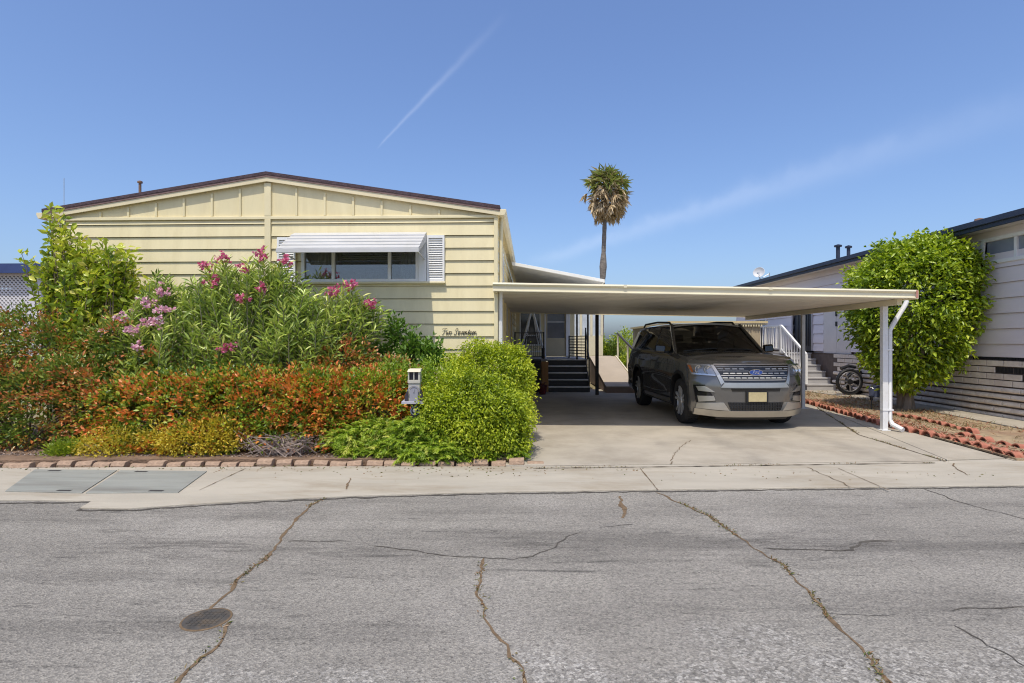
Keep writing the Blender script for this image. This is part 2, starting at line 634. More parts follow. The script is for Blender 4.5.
def asphalt():
    m = bpy.data.materials.new('worn_asphalt')
    m.use_nodes = True
    t = m.node_tree
    b = t.nodes['Principled BSDF']
    b.inputs['Roughness'].default_value = 0.88
    b.inputs['Specular IOR Level'].default_value = 0.25
    co = N(t, 'ShaderNodeTexCoord')

    def nz(scale, detail, rough=0.6, st=(1, 1, 1), dist=0.0):
        mp = N(t, 'ShaderNodeMapping')
        mp.inputs['Scale'].default_value = st
        mp.inputs['Rotation'].default_value = (0, 0, R(-5))
        t.links.new(co.outputs['Object'], mp.inputs[0])
        n = N(t, 'ShaderNodeTexNoise')
        n.inputs['Scale'].default_value = scale
        n.inputs['Detail'].default_value = detail
        n.inputs['Roughness'].default_value = rough
        n.inputs['Distortion'].default_value = dist
        t.links.new(mp.outputs[0], n.inputs['Vector'])
        return n.outputs[0]

    def mix(fac, a, c, mode='MIX'):
        x = N(t, 'ShaderNodeMixRGB', blend_type=mode)
        for s, v in ((0, fac), (1, a), (2, c)):
            if hasattr(v, 'is_linked'):
                t.links.new(v, x.inputs[s])
            else:
                x.inputs[s].default_value = v if s == 0 else (*v, 1)
        return x.outputs[0]

    def rm(v, stops):
        r = ramp(t, stops)
        t.links.new(v, r.inputs[0])
        return r.outputs[0]

    base = rm(nz(0.8, 8, 0.65), [(0.3, (0.236, 0.219, 0.194)), (0.7, (0.318, 0.296, 0.260))])
    # wheel-polished bands and rubbed streaks that run along the street
    base = mix(rm(nz(0.9, 7, 0.7, (0.16, 1.5, 1)), [(0.50, (0, 0, 0)), (0.66, (0.85,) * 3)]), base, (0.150, 0.139, 0.124))
    base = mix(rm(nz(3.0, 8, 0.75, (0.35, 2.4, 1), 0.6), [(0.58, (0, 0, 0)), (0.66, (0.8,) * 3)]), base, (0.092, 0.086, 0.078))
    base = mix(rm(nz(0.55, 5, 0.6), [(0.50, (0, 0, 0)), (0.66, (0.75,) * 3)]), base, (0.36, 0.335, 0.30))
    # tyre-scuffed band down the lane, and a worn stretch of coarse bare stone nearer the far kerb
    sx = N(t, 'ShaderNodeSeparateXYZ')
    t.links.new(co.outputs['Object'], sx.inputs[0])

    def mth(op, a, c=0.0, cl=False):
        n = N(t, 'ShaderNodeMath', operation=op, use_clamp=cl)
        for i, v in enumerate((a, c)):
            if hasattr(v, 'is_linked'):
                t.links.new(v, n.inputs[i])
            else:
                n.inputs[i].default_value = v
        return n.outputs[0]

    for yc, wd, am in ((4.12, .30, .95), (3.1, .25, .55), (5.0, .22, .45)):
        q = mth('DIVIDE', mth('SUBTRACT', mth('ADD', sx.outputs[1], mth('MULTIPLY', sx.outputs[0], -.055)), yc), wd)
        band = mth('EXPONENT', mth('MULTIPLY', mth('MULTIPLY', q, q), -1.0))
        scuff = rm(nz(2.2, 9, 0.8, (0.5, 3.2, 1), 0.4), [(0.47, (0, 0, 0)), (0.58, (1, 1, 1))])
        wide = rm(nz(0.7, 3, 0.5), [(0.40, (0, 0, 0)), (0.58, (1, 1, 1))])
        base = mix(mth('MULTIPLY', mth('MULTIPLY', band, am), mth('ADD', mth('MULTIPLY', mth('MULTIPLY', scuff, wide), .75), .22), True), base, (0.115, 0.106, 0.095))
    fine_scuff = rm(nz(9, 8, 0.85, (0.5, 2.5, 1), 0.8), [(0.60, (0, 0, 0)), (0.66, (.8,) * 3)])
    base = mix(mth('MULTIPLY', fine_scuff, rm(nz(0.5, 3, 0.5), [(0.46, (0, 0, 0)), (0.60, (1, 1, 1))])), base, (0.08, 0.074, 0.066))
    near = mth('ADD', mth('SUBTRACT', 2.75, sx.outputs[1]), mth('ADD', mth('MULTIPLY', sx.outputs[0], .14), mth('MULTIPLY', mth('SUBTRACT', nz(1.1, 6, .65), .5), 2.6)))
    near = mth('MULTIPLY', near, 2.6, True)
    vb = N(t, 'ShaderNodeTexVoronoi')
    vb.inputs['Scale'].default_value = 62
    t.links.new(co.outputs['Object'], vb.inputs['Vector'])
    cb = N(t, 'ShaderNodeSeparateColor')
    t.links.new(vb.outputs['Color'], cb.inputs[0])
    bare = rm(cb.outputs[0], [(0.0, (.12, .112, .10)), (0.45, (.24, .226, .205)), (0.75, (.38, .36, .33)), (1.0, (.50, .475, .44))])
    base = mix(mth('MULTIPLY', near, .55), base, bare)
    # exposed stones
    vo = N(t, 'ShaderNodeTexVoronoi')
    vo.inputs['Scale'].default_value = 105
    t.links.new(co.outputs['Object'], vo.inputs['Vector'])
    cell = N(t, 'ShaderNodeSeparateColor')
    t.links.new(vo.outputs['Color'], cell.inputs[0])
    stone = rm(cell.outputs[0], [(0.0, (0.68,) * 3), (0.5, (0.98,) * 3), (1.0, (1.38, 1.37, 1.34))])
    base = mix(0.8, base, stone, 'MULTIPLY')
    pit = rm(nz(38, 4, 0.7), [(0.34, (0.45,) * 3), (0.46, (1, 1, 1))])
    base = mix(0.75, base, pit, 'MULTIPLY')
    t.links.new(base, b.inputs['Base Color'])
    bp = N(t, 'ShaderNodeBump')
    bp.inputs['Strength'].default_value = 0.55
    bp.inputs['Distance'].default_value = 0.012
    ad = N(t, 'ShaderNodeMath', operation='ADD')
    t.links.new(vo.outputs['Distance'], ad.inputs[0])
    t.links.new(nz(45, 5, 0.7), ad.inputs[1])
    t.links.new(ad.outputs[0], bp.inputs['Height'])
    t.links.new(bp.outputs[0], b.inputs['Normal'])
    return m


asph_m = asphalt()

g = MB()
ng = 64
vs = [(0, 0, -0.03)]
for r in (12, 30, 80, 250, 900, 3500):
    vs += [(r * math.cos(2 * math.pi * k / ng), r * math.sin(2 * math.pi * k / ng), -0.03 - (0 if r < 40 else 0.02 * (r - 40) ** 0.8)) for k in range(ng)]
fs = [(0, 1 + k, 1 + (k + 1) % ng) for k in range(ng)]
for i in range(5):
    a, c = 1 + i * ng, 1 + (i + 1) * ng
    fs += [(a + k, c + k, c + (k + 1) % ng, a + (k + 1) % ng) for k in range(ng)]
g.add(vs, fs)
tag(g.build('ground', dry_m), kind='structure')

# the street (its edge runs a few degrees off the house fronts)
e0, e1 = G(350, 496.5), G(1024, 486.2)
ed = (e1 - e0).normalized()
eb = Vector((-ed.y, ed.x, 0))


def along(p, s, t=0.0):
    return p + ed * s + eb * t


road = MB()
road.prism([(*along(e0, s, t).xy, -0.02) for s, t in ((-70, -12), (70, -12), (70, 1.2), (-70, 1.2))], (0, 0, 0.02))
tag(road.build('road', asph_m), kind='structure')

# gutter and apron of pale concrete: front edge follows the photograph's wavering edge
front = [(-5.0, 501), (40, 501), (92, 502), (80, 509), (130, 509.5), (185, 505.5), (262, 501), (350, 497), (430, 494.6), (512, 492.6),
         (640, 490.8), (768, 489.2), (900, 487.6), (1024, 486.2)]
fp = [G(*p) for p in front]
fp = [along(fp[0], -30)] + fp + [along(e1, 40)]
back = [along(e1, 40, 2.6)] + [G(1040, 459), G(932, 462.5), G(535, 467.6), G(330, 467.5), G(0, 469)]
back.append(along(G(0, 469), -30))
sheet('gutter', fp + back, -0.02, 0.016, gutter_m, 0.008)

# driveway slab, with the joints sawn as real gaps: three strips
dl = [G(535, 467.2), G(700, 465.6), G(932, 462.3)]
dl = [p + Vector((0, 0.012, 0)) for p in dl]
jA, jB = G(820, 409), G(946, 461.3)                     # the diagonal joint to the post
jd = (jB - jA)
drive = [(-0.55, 17.4)] + [(-0.55, 9.2), (dl[0].x - 0.35, dl[0].y + 0.003)] + [p.xy for p in dl] + [jB.xy, jA.xy, (7.3, 17.4)]
sheet('driveway', drive, -0.02, 0.022, conc_m, 0.006)
jo = Vector((0.018, 0.006, 0))
rb0, rb1 = G(806, 404), G(1014, 462)
strip = [(jB + jo).xy, (G(1040, 459) + Vector((0, .012, 0))).xy, (rb1.x, rb1.y), (rb0.x, rb0.y), (7.3, 17.0), (jA + jo).xy]
sheet('driveway_strip', strip, -0.02, 0.021, conc_m, 0.006)
jm = mat('joint_dirt', (0.10, 0.075, 0.05), 0.95, 0.3, 30)

# planting beds
bed = [(-60, 6.85), (G(0, 467).x, G(0, 467).y + .06), (G(330, 465.8).x, G(330, 465.8).y + .06), (-0.12, 6.86), (-0.5, 7.3), (-0.6, 9.4), (-60, 9.4)]
sheet('planting_bed', bed, -0.02, 0.07, soil_m)
rbed = [(rb0.x + .03, rb0.y), (rb1.x + .03, rb1.y), (60, 7.9), (60, 9.2), (8.12, 9.2), (8.42, 13.9), (7.9, 17.5), (7.35, 17.5)]
strawy = mat('strawy_soil', (0.33, 0.245, 0.15), 0.95, 0.35, 5, 0.9, 40, dirt=(0.21, 0.10, 0.06), dirt_amt=0.7, dirt_scale=1.5)
sheet('dry_flower_bed', rbed, -0.02, 0.045, strawy)
path = [(60, 9.3), (8.17, 9.3), (8.46, 13.92), (7.95, 17.5), (7.9, 24), (9.2, 24), (9.2, 10.2), (60, 10.2)]
sheet('footpath', path, -0.02, 0.06, conc_m, 0.008)


def crack(pix, w=0.03, z=0.003, jit=0.03, m=None, name='road_crack', gaps=0):
    pts = [G(*p, z) for p in pix]
    fine = []
    for a, c in zip(pts[:-1], pts[1:]):
        n = max(2, int((c - a).length / 0.045))
        fine += [a.lerp(c, i / n) for i in range(n)]
    fine.append(pts[-1])
    b = MB()
    vs = []
    ph = random.uniform(0, 50)
    for i, p in enumerate(fine):
        d = (fine[min(i + 1, len(fine) - 1)] - fine[max(i - 1, 0)]).normalized()
        s = Vector((-d.y, d.x, 0))
        o = s * jit * (mnoise.noise((i * .31, ph, 0)) + .6 * mnoise.noise((i * .9, ph, 3)))
        gate = 1.0 if not gaps else min(1.0, max(0.0, (mnoise.noise((i * .12, ph, 11)) + .32) * 4))
        ww = gate * w * (0.25 + 0.75 * abs(mnoise.noise((i * .22, ph, 7))) * 1.6 + random.uniform(0, .3))
        vs += [p + o - s * ww / 2, p + o + s * ww / 2]
    b.add(vs, [(2 * i, 2 * i + 1, 2 * i + 3, 2 * i + 2) for i in range(len(fine) - 1)])
    tag(b.build(name, m), kind='structure')
    return fine


ck_brown = mat('crack_dirt', (0.155, 0.105, 0.06), 0.95, 0.4, 25)
ck_dark = mat('crack_tar', (0.085, 0.075, 0.062), 0.9, 0.3, 25)
CA = crack([(345, 489), (310, 505), (287, 530), (272, 552), (245, 574), (217, 602), (206, 611)], 0.034, m=ck_brown)
CA2 = crack([(228, 622), (220, 642), (200, 657), (180, 677), (172, 690)], 0.024, m=ck_brown)
CB = crack([(288, 541), (345, 541), (395, 548), (450, 556), (512, 559), (532, 556), (554, 547), (567, 537), (592, 528), (632, 524)], 0.018, m=ck_dark, gaps=1)
crack([(620, 496), (624, 508), (622, 518)], 0.04, m=ck_brown)
CC = crack([(484, 558), (478, 585), (483, 612), (493, 632), (506, 645), (516, 662), (527, 690)], 0.022, m=ck_brown)
CD = crack([(657, 492.5), (707, 515), (737, 535), (752, 546), (782, 565), (812, 592), (824, 612), (847, 635), (872, 660), (890, 690)], 0.027, m=ck_brown)
crack([(752, 548), (800, 549), (853, 550), (860, 542), (900, 541), (960, 545), (1040, 543)], 0.022, m=ck_dark, gaps=1)
crack([(925, 489), (960, 502), (1040, 523)], 0.022, m=ck_dark, gaps=1)
crack([(824, 612), (870, 617), (940, 610), (1040, 605)], 0.013, m=ck_dark, gaps=1)
crack([(955, 625), (990, 645), (1030, 668)], 0.012, m=ck_dark, gaps=1)
crack([(350, 478), (346, 489)], 0.03, 0.021, m=ck_brown, name='gutter_crack')
for jx in (246, 640, 838):
    crack([(jx, 468), (530 + (jx - 530) * 1.165, 490)], 0.012, 0.021, 0.004, m=ck_brown, name='gutter_joint')
crack([(807, 467), (830, 477), (852, 487)], 0.016, 0.021, m=ck_brown, name='gutter_crack')
crack([(952, 463), (958, 469), (968, 475)], 0.016, 0.021, m=ck_brown, name='gutter_crack')
crack([(690, 440), (680, 447), (672, 457), (670, 464)], 0.012, 0.026, 0.05, m=ck_brown, name='driveway_crack')
crack([(800, 430), (846, 431)], 0.012, 0.026, 0.05, m=ck_brown, name='driveway_crack')
JT = crack([(533, 468), (700, 466), (935, 462.6)], 0.03, 0.024, 0.006, m=jm, name='driveway_joint')
JD = crack([(818, 408), (859, 434.7), (946, 461.2)], 0.03, 0.026, 0.008, m=jm, name='driveway_joint')
crack([(-60, 503.5), (60, 502.5), (92, 502), (80, 510), (130, 510.3), (185, 506.3), (262, 501.8), (350, 497.8), (430, 495.3), (512, 493.3), (640, 491.5), (768, 489.9),
       (900, 488.3), (1060, 486.4)], 0.05, 0.004, 0.03, m=ck_dark, name='road_edge_seam')

# weeds and dry bits caught in the cracks and joints
wp = []
for L_, k in ((CA, 5), (CD, 6), (CC, 3), (JT, 3), (JD, 5), (CA2, 2)):
    for p in L_:
        if mnoise.noise(p * 2.3) > -0.05:
            for _ in range(k):
                wp.append((p.x + random.gauss(0, .014), p.y + random.gauss(0, .014), p.z))
wp = np.array(wp)
weed_m = leaf_mat('weed_leaf', [(0.0, (0.10, 0.14, 0.03)), (0.4, (0.19, 0.17, 0.06)), (0.7, (0.27, 0.17, 0.075)), (1.0, (0.22, 0.12, 0.05))], 0.2)
wo = leaves('weeds', wp, RNG.normal(size=wp.shape) * [1, 1, .3] + [0, 0, .6], RNG.uniform(.012, .035, len(wp)), .009,
            RNG.random(len(wp)), weed_m)
tag(wo, 'low dry weeds growing along the cracks of the grey road', 'weeds', kind='stuff')

# flush green-grey plates let into the gutter
plate_m = mat('plate_paint', (0.275, 0.28, 0.25), 0.7, 0.12, 2.0, 0.2, 50, dirt=(0.17, 0.16, 0.14), dirt_amt=0.9, dirt_scale=1.6, stretch=(0.35, 3.5, 1))
for pl, lb in (([(5, 493.4), (82, 495.2), (117, 472.2), (35, 471.4)], 'weathered grey green plate in the gutter, leftmost of the pair'),
               ([(85.5, 495.3), (178, 494.8), (207, 473.2), (120.5, 472.4)], 'weathered grey green plate in the gutter, on the driveway side of the pair')):
    b = MB()
    b.prism([G(*p, 0.0) + Vector((0, 0, .006)) for p in pl], (0, 0, .02))
    gp = tag(b.build('gutter_plate', plate_m, bevel=.003), lb, 'plate', 'plates in the gutter')
    for (u, v) in ((.26, .93), (.74, .06)):
        c0_ = G(*pl[0], 0).lerp(G(*pl[1], 0), u).lerp(G(*pl[3], 0).lerp(G(*pl[2], 0), u), v)
        h_ = MB()
        h_.box(c0_.x - .07, c0_.x + .07, c0_.y - .022, c0_.y + .022, .0262, .0285)
        h_.build('lift_slot', mat('slot_dark', (.045, .042, .04), .9, .2, 9), gp, bevel=.001)

# utility cover
mc = G(206.5, 619.5, 0)
b = MB()
b.lathe([(0.0, .001), (.113, .001), (.116, .004), (.116, .004), (.106, .005), (.0, .005)], 40)
for i in range(-4, 5):
    hw = math.sqrt(max(0, .095 ** 2 - (i * .024) ** 2))
    for j in range(-4, 5):
        if abs(j * .024) < hw:
            b.box(i * .024 - .008, i * .024 + .008, j * .024 - .008, j * .024 + .008, .0048, .0075)
iron = mat('cast_iron', (0.085, 0.078, 0.07), 0.8, 0.25, 20, 0.2, 60, metal=0.3, dirt=(.2, .14, .08), dirt_amt=.7, dirt_scale=12)
o = b.build('utility_cover', iron)
o.location = mc
b = MB()
b.lathe([(.1165, .001), (.1165, .0045), (.126, .003), (.127, .001)], 40, cap=False)
b.build('frame', ck_brown, o)
tag(o, 'small round dark iron utility cover in the road beside a crack', 'cover')
# ------------------------------------------------------------------ the cream mobile home
cream = mat('cream_siding', (0.735, 0.645, 0.40), 0.55, 0.05, 1.2, 0.05, 80, dirt=(0.62, 0.53, 0.31), dirt_amt=0.65, dirt_scale=1.1, stretch=(3.2, 3.2, .7))
cream_trim = mat('cream_trim', (0.74, 0.65, 0.41), 0.5, 0.06, 3.0)
fascia_m = mat('fascia_paint', (0.72, 0.63, 0.42), 0.5, 0.06, 3.0, dirt=(.55, .45, .28), dirt_amt=.4)
shingle = mat('shingle', (0.075, 0.05, 0.06), 0.9, 0.3, 14, 0.5, 60)
shingle_edge = mat('shingle_edge', (0.21, 0.135, 0.125), 0.85, 0.2, 10)
white_m = mat('white_paint', (0.78, 0.78, 0.77), 0.45, 0.05, 4.0, dirt=(.62, .60, .56), dirt_amt=.4)
offwhite = mat('offwhite_metal', (0.70, 0.665, 0.56), 0.45, 0.05, 2.0, dirt=(.55, .5, .4), dirt_amt=.4)
black_m = mat('black_paint', (0.018, 0.018, 0.02), 0.4, 0.3, 10)
dark_room = mat('dark_interior', (0.035, 0.034, 0.034), 0.9, 0.3, 2)
curtain_m = mat('curtain_cloth', (0.62, 0.60, 0.56), 0.9, 0.15, 3)
glass = glass_mat('window_glass', (0.62, 0.66, 0.68), 0.10)
darkglass = glass_mat('screened_glass', (0.22, 0.25, 0.30), 0.16)
grey_metal = mat('grey_metal', (0.5, 0.5, 0.5), 0.35, 0.1, 5, metal=0.7)

HY, HXL, HXR, HXC = 9.05, -7.90, -0.53, -4.28
EZ, PZ = 3.56, 4.13                                     # eave and ridge, under the roof
HB = 28.0                                               # back of the house
home = empty('mobile_home', (HXC, HY, 0), 'long cream mobile home with lap siding and low gable above the shrubs', 'house')
ho = Vector((HXC, HY, 0))


def hx(x): return x - HXC
def hy(y): return y - HY


def ridge(x):
    return EZ + (PZ - EZ) * (1 - abs(x - HXC) / ((HXR - HXL) / 2))


# lap siding of the front: real boards, each leaning out over the one below
BT, BH = 3.50, 0.2047
def laps(xa, xb, ztop, zbot, ya, name, parent, m, holes=(), step=BH, out=0.028):
    b = MB()
    z = ztop
    while z > zbot + 0.01:
        z0 = 3.427 if z == ztop else max(z - step, zbot)
        segs = [(xa, xb)]
        for (h0, h1, g0, g1) in holes:
            if g0 < (z + z0) / 2 < g1:
                nx = []
                for s0, s1 in segs:
                    if h1 <= s0 or h0 >= s1:
                        nx.append((s0, s1))
                    else:
                        if h0 > s0: nx.append((s0, h0))
                        if h1 < s1: nx.append((h1, s1))
                segs = nx
        for s0, s1 in segs:
            b.prism([(s0, ya - .004, z - .006), (s0, ya - out, z0), (s0, ya - out + .007, z0), (s0, ya - out + .009, z0 + .012), (s0, ya + .06, z0 + .012), (s0, ya + .06, z - .006)], (s1 - s0, 0, 0))
        z = z0
    return b.build(name, m, parent)


WX0, WX1, WZ0, WZ1 = -3.72, -1.80, 2.47, 3.06
laps(hx(HXL) + .06, hx(HXC) - .055, BT, .12, 0, 'siding', home, cream)
laps(hx(HXC) + .055, hx(HXR) - .05, BT, .12, 0, 'siding', home, cream, [(hx(WX0), hx(WX1), WZ0, WZ1)])

b = MB()
b.box(hx(WX0) - .01, hx(WX1) + .01, -.027, .05, 2.4, WZ0 - .001)
b.build('siding', cream, home)
b = MB()                                                # sheathing behind the boards
for q in ((hx(HXL) + .02, hx(WX0), .1, EZ - .04), (hx(WX1), hx(HXR) - .02, .1, EZ - .04), (hx(WX0) + .0005, hx(WX1) - .0005, .1, WZ0), (hx(WX0) + .0005, hx(WX1) - .0005, WZ1, EZ - .04)):
    b.box(q[0], q[1], .0605, .075, q[2], q[3])
b.build('wall', mat('sheathing', (.30, .25, .15), .8, .1, 3), home)
# board-and-batten gable
b = MB()
b.prism([(hx(HXL) + .02, -.01, BT + .02), (hx(HXR) - .02, -.01, BT + .02), (hx(HXR) - .02, -.01, ridge(HXR) - .01), (0, -.01, PZ - .01), (hx(HXL) + .02, -.01, ridge(HXL) - .01)], (0, .06, 0))
b.build('gable_panel', cream, home)
b = MB()
x = HXC
k = 0
while x < HXR - .5:
    x += .468
    if x < HXR - .35:
        for sx in (x, 2 * HXC - x):
            b = MB()
            b.box(hx(sx) - .018, hx(sx) + .018, -.034, -.0105, BT + .05, ridge(sx) - .06)
            b.build('batten', cream, home, bevel=.004)
b = MB()
b.box(hx(HXL) - .01, hx(HXR) + .01, -.048, -.011, BT - .006, BT + .045)
b.build('belt_trim', cream_trim, home, bevel=.006)
b = MB()
b.box(-.05, .05, -.052, .04, .12, BT - .008)
b.box(-.055, .055, -.05, -.0108, BT + .047, PZ - .04)
b.build('centre_trim', cream_trim, home, bevel=.006)
for sx in (HXL, HXR):
    s = 1 if sx == HXR else -1
    b = MB()
    b.box(hx(sx) - (.05 if s > 0 else .012), hx(sx) + (.012 if s > 0 else .05), -.045, .06, .1, BT - .008)
    b.build('corner_trim', cream_trim, home, bevel=.005)

# roof and rake fascia
b = MB()
ov, fy = .05, -.085
rx = [hx(HXL) - ov - .07, 0, hx(HXR) + ov]
rz = [EZ - .005, PZ + .005, EZ - .005]
for i in (0, 1):
    b.prism([(rx[i], fy - .02, rz[i] + .075), (rx[i + 1], fy - .02, rz[i + 1] + .075), (rx[i + 1], fy - .02, rz[i + 1] + .125), (rx[i], fy - .02, rz[i] + .125)], (0, HB - HY + .3, 0))
b.build('roof', shingle, home)
b = MB()
for i in (0, 1):
    b.prism([(rx[i], fy, rz[i] - .03), (rx[i + 1], fy, rz[i + 1] - .03), (rx[i + 1], fy, rz[i + 1] + .04), (rx[i], fy, rz[i] + .04)], (0, .03, 0))
b.build('rake_fascia', fascia_m, home)
b = MB()
for i in (0, 1):
    b.prism([(rx[i], fy - .012, rz[i] + .042), (rx[i + 1], fy - .012, rz[i + 1] + .042), (rx[i + 1], fy - .012, rz[i + 1] + .073), (rx[i], fy - .012, rz[i] + .073)], (0, .06, 0))
b.build('drip_edge', shingle_edge, home)
b = MB()
for i in (0, 1):
    b.prism([(rx[i], fy + .032, rz[i] + .02), (rx[i + 1], fy + .032, rz[i + 1] + .02), (rx[i + 1], fy + .032, rz[i + 1] + .0395), (rx[i], fy + .032, rz[i] + .0395)], (0, HB - HY + .2, 0))
b.build('soffit', cream_trim, home)
# side gutters
for sx, s in ((HXR, 1), (HXL, -1)):
    b = MB()
    gx = hx(sx) + s * (ov if s > 0 else ov + .07)
    prof = [(gx, EZ + .06), (gx + s * .10, EZ + .06), (gx + s * .10, EZ + .02), (gx + s * .07, EZ - .04), (gx, EZ - .04)]
    b.prism([(p[0], fy - .01, p[1]) for p in prof], (0, HB - HY + .2, 0))
    b.build('gutter', fascia_m, home, bevel=.006)
# side walls, back wall
b = MB()
b.box(hx(HXL), hx(HXL) + .08, .076, HB - HY, .1, EZ + .03)
b.box(hx(HXL), hx(HXR), HB - HY - .08, HB - HY, .1, EZ + .03)
b.build('wall', cream, home)
# right side wall with its windows, split around the openings
SW = [(9.95, 10.9, 2.30, 3.15), (12.2, 13.0, 1.2, 2.2), (13.9, 14.9, 1.2, 2.2)]
b = MB()
z = BT
segs0 = [(.09, HB - HY)]
while z > .12:
    z0 = max(z - BH, .12)
    segs = list(segs0)
    for y0, y1, g0, g1 in SW:
        if g0 < (z + z0) / 2 < g1:
            nx = []
            for s0, s1 in segs:
                a0, a1 = hy(y0), hy(y1)
                if a1 <= s0 or a0 >= s1: nx.append((s0, s1))
                else: nx += [(s0, a0), (a1, s1)]
            segs = nx
    for s0, s1 in segs:
        X = hx(HXR)
        b.prism([(X - .028, s0, z - .003), (X - .003, s0, z0), (X - .08, s0, z0), (X - .08, s0, z - .003)], (0, s1 - s0, 0))
    z -= BH
b.box(hx(HXR) - .08, hx(HXR) - .03, .09, HB - HY, BT + .001, EZ + .03)
b.build('siding', cream, home)
for y0, y1, g0, g1 in SW:
    f = MB()
    X = hx(HXR)
    a0, a1 = hy(y0), hy(y1)
    for q in ((a0 - .05, a0, g0 - .05, g1 + .05), (a1, a1 + .05, g0 - .05, g1 + .05), (a0, a1, g0 - .05, g0), (a0, a1, g1, g1 + .05)):
        f.box(X - .06, X + .015, *q)
    fr = f.build('window', white_m, home)
    p = MB()
    p.box(X - .05, X - .042, a0, a1, g0, g1)
    p.build('pane', darkglass, fr)
    p = MB()
    p.box(X - .3, X - .29, a0 - .2, a1 + .2, g0 - .2, g1 + .2)
    p.build('curtain', curtain_m, fr)
b = MB()                                                # downpipe on the corner, upper and lower lengths
b.tube([(hx(HXR) + .055, .12, EZ - .04), (hx(HXR) + .055, .12, 2.5), (hx(HXR) + .03, .12, 2.44)], .03, 8)
b.build('downspout', cream_trim, home, smooth=True)
b = MB()
b.tube([(hx(HXR) + .05, .05, 2.3), (hx(HXR) + .05, .05, .1)], .036, 8)
b.build('downspout', white_m, home, smooth=True)
for yy in (10.3, 11.4, 13.3, 15.3):
    b = MB()
    b.box(hx(HXR) + .002, hx(HXR) + .05, hy(yy) - .05, hy(yy) + .05, .1, 2.28)
    b.build('wall_post', cream_trim, home, bevel=.005)

# front window
f = MB()
y0, y1 = -.055, .05
f.box(hx(WX0), hx(WX1), y0, y1, WZ0, WZ0 + .045)
f.box(hx(WX0), hx(WX1), y0, y1, WZ1 - .045, WZ1)
for xx, w in ((WX0, .05), (WX1 - .05, .05)):
    f.box(hx(xx), hx(xx) + w, y0, y1, WZ0 + .045, WZ1 - .045)
for px in (334, 390):
    xx = PY(px, 265, HY).x
    f.box(hx(xx) - .025, hx(xx) + .025, y0 + .004, y1, WZ0 + .045, WZ1 - .045)
win = f.build('window', white_m, home, bevel=.004)
p = MB()
p.box(hx(WX0) + .05, hx(WX1) - .05, -.012, -.006, WZ0 + .045, WZ1 - .045)
p.build('pane', glass, win)
s = MB()
s.box(hx(WX0) - .06, hx(PY(446, 281, HY).x), -.085, -.012, WZ0 - .035, WZ0 - .002)
s.build('sill', cream_trim, win, bevel=.004)
r = MB()
r.box(hx(WX0) - .4, hx(WX1) + .4, 1.2, 1.22, 1.9, 3.4)
r.box(hx(WX0) - .4, hx(WX1) + .4, .12, 1.2, 2.2, 2.22)
r.box(hx(WX0) - .42, hx(WX0) - .4, .08, 1.22, 1.9, 3.4)
r.box(hx(WX1) + .4, hx(WX1) + .42, .08, 1.22, 1.9, 3.4)
r.build('room_behind', dark_room, home)
# drapes at both ends, slatted blind over the middle
def drape(xa, xb):
    c = MB()
    c.grid(lambda u, v: (xa + (xb - xa) * u, .10 + .022 * math.sin(u * 38 * (xb - xa) / .35), WZ0 + (WZ1 - WZ0) * v), 60, 1)
    c.build('curtain', curtain_m, win, smooth=True, angle=80)
drape(hx(WX0) + .02, hx(WX0) + .55)
drape(hx(WX1) - .33, hx(WX1) - .02)
c = MB()
for i in range(9):
    zz = WZ1 - .05 - i * .032
    c.prism([(hx(-3.1), .10, zz), (hx(-3.1), .135, zz - .014), (hx(-3.1), .135, zz - .017), (hx(-3.1), .10, zz - .003)], (1.0, 0, 0))
c.build('blind', white_m, win)
c = MB()
c.box(hx(-2.95), hx(-2.45), .3, .34, 2.5, 2.72)
for i in range(5):
    c.box(hx(-2.9) + i * .1, hx(-2.9) + i * .1 + .06, .25, .29, 2.5, 2.62 + .03 * (i % 3))
c.build('window_ornaments', mat('ornament_paint', (.12, .10, .16), .5, .8, 9), win)
# white panel beside the glass, shutters with real louvres
def shutter(xa, xb, za, zb, yf=-.075):
    b = MB()
    w = .03
    b.box(hx(xa), hx(xa) + w, yf, -.03, za, zb)
    b.box(hx(xb) - w, hx(xb), yf, -.03, za, zb)
    b.box(hx(xa) + w, hx(xb) - w, yf, -.03, za, za + .045)
    b.box(hx(xa) + w, hx(xb) - w, yf, -.03, zb - .045, zb)
    n = int((zb - za - .09) / .036)
    for i in range(n):
        zz = za + .045 + (i + .5) * (zb - za - .09) / n
        b.prism([(hx(xa) + w, yf + .006, zz - .017), (hx(xa) + w, yf + .012, zz - .019), (hx(xa) + w, -.035, zz + .012), (hx(xa) + w, -.04, zz + .014)], (xb - xa - 2 * w, 0, 0))
    b.box(hx(xa) + w, hx(xb) - w, -.034, -.031, za + .04, zb - .04)
    return b.build('shutter', white_m, home)


shutter(PY(427.5, 260, HY).x, PY(445, 260, HY).x, WZ0 - .005, PY(436, 236, HY).z)
shutter(PY(279, 260, HY).x, PY(297, 260, HY).x, WZ0 - .005, PY(288, 238, HY).z)
b = MB()
b.box(hx(WX1) + .001, hx(PY(427, 260, HY).x), -.07, .03, WZ0, WZ1 + .1)
b.build('window_panel', white_m, home, bevel=.004)
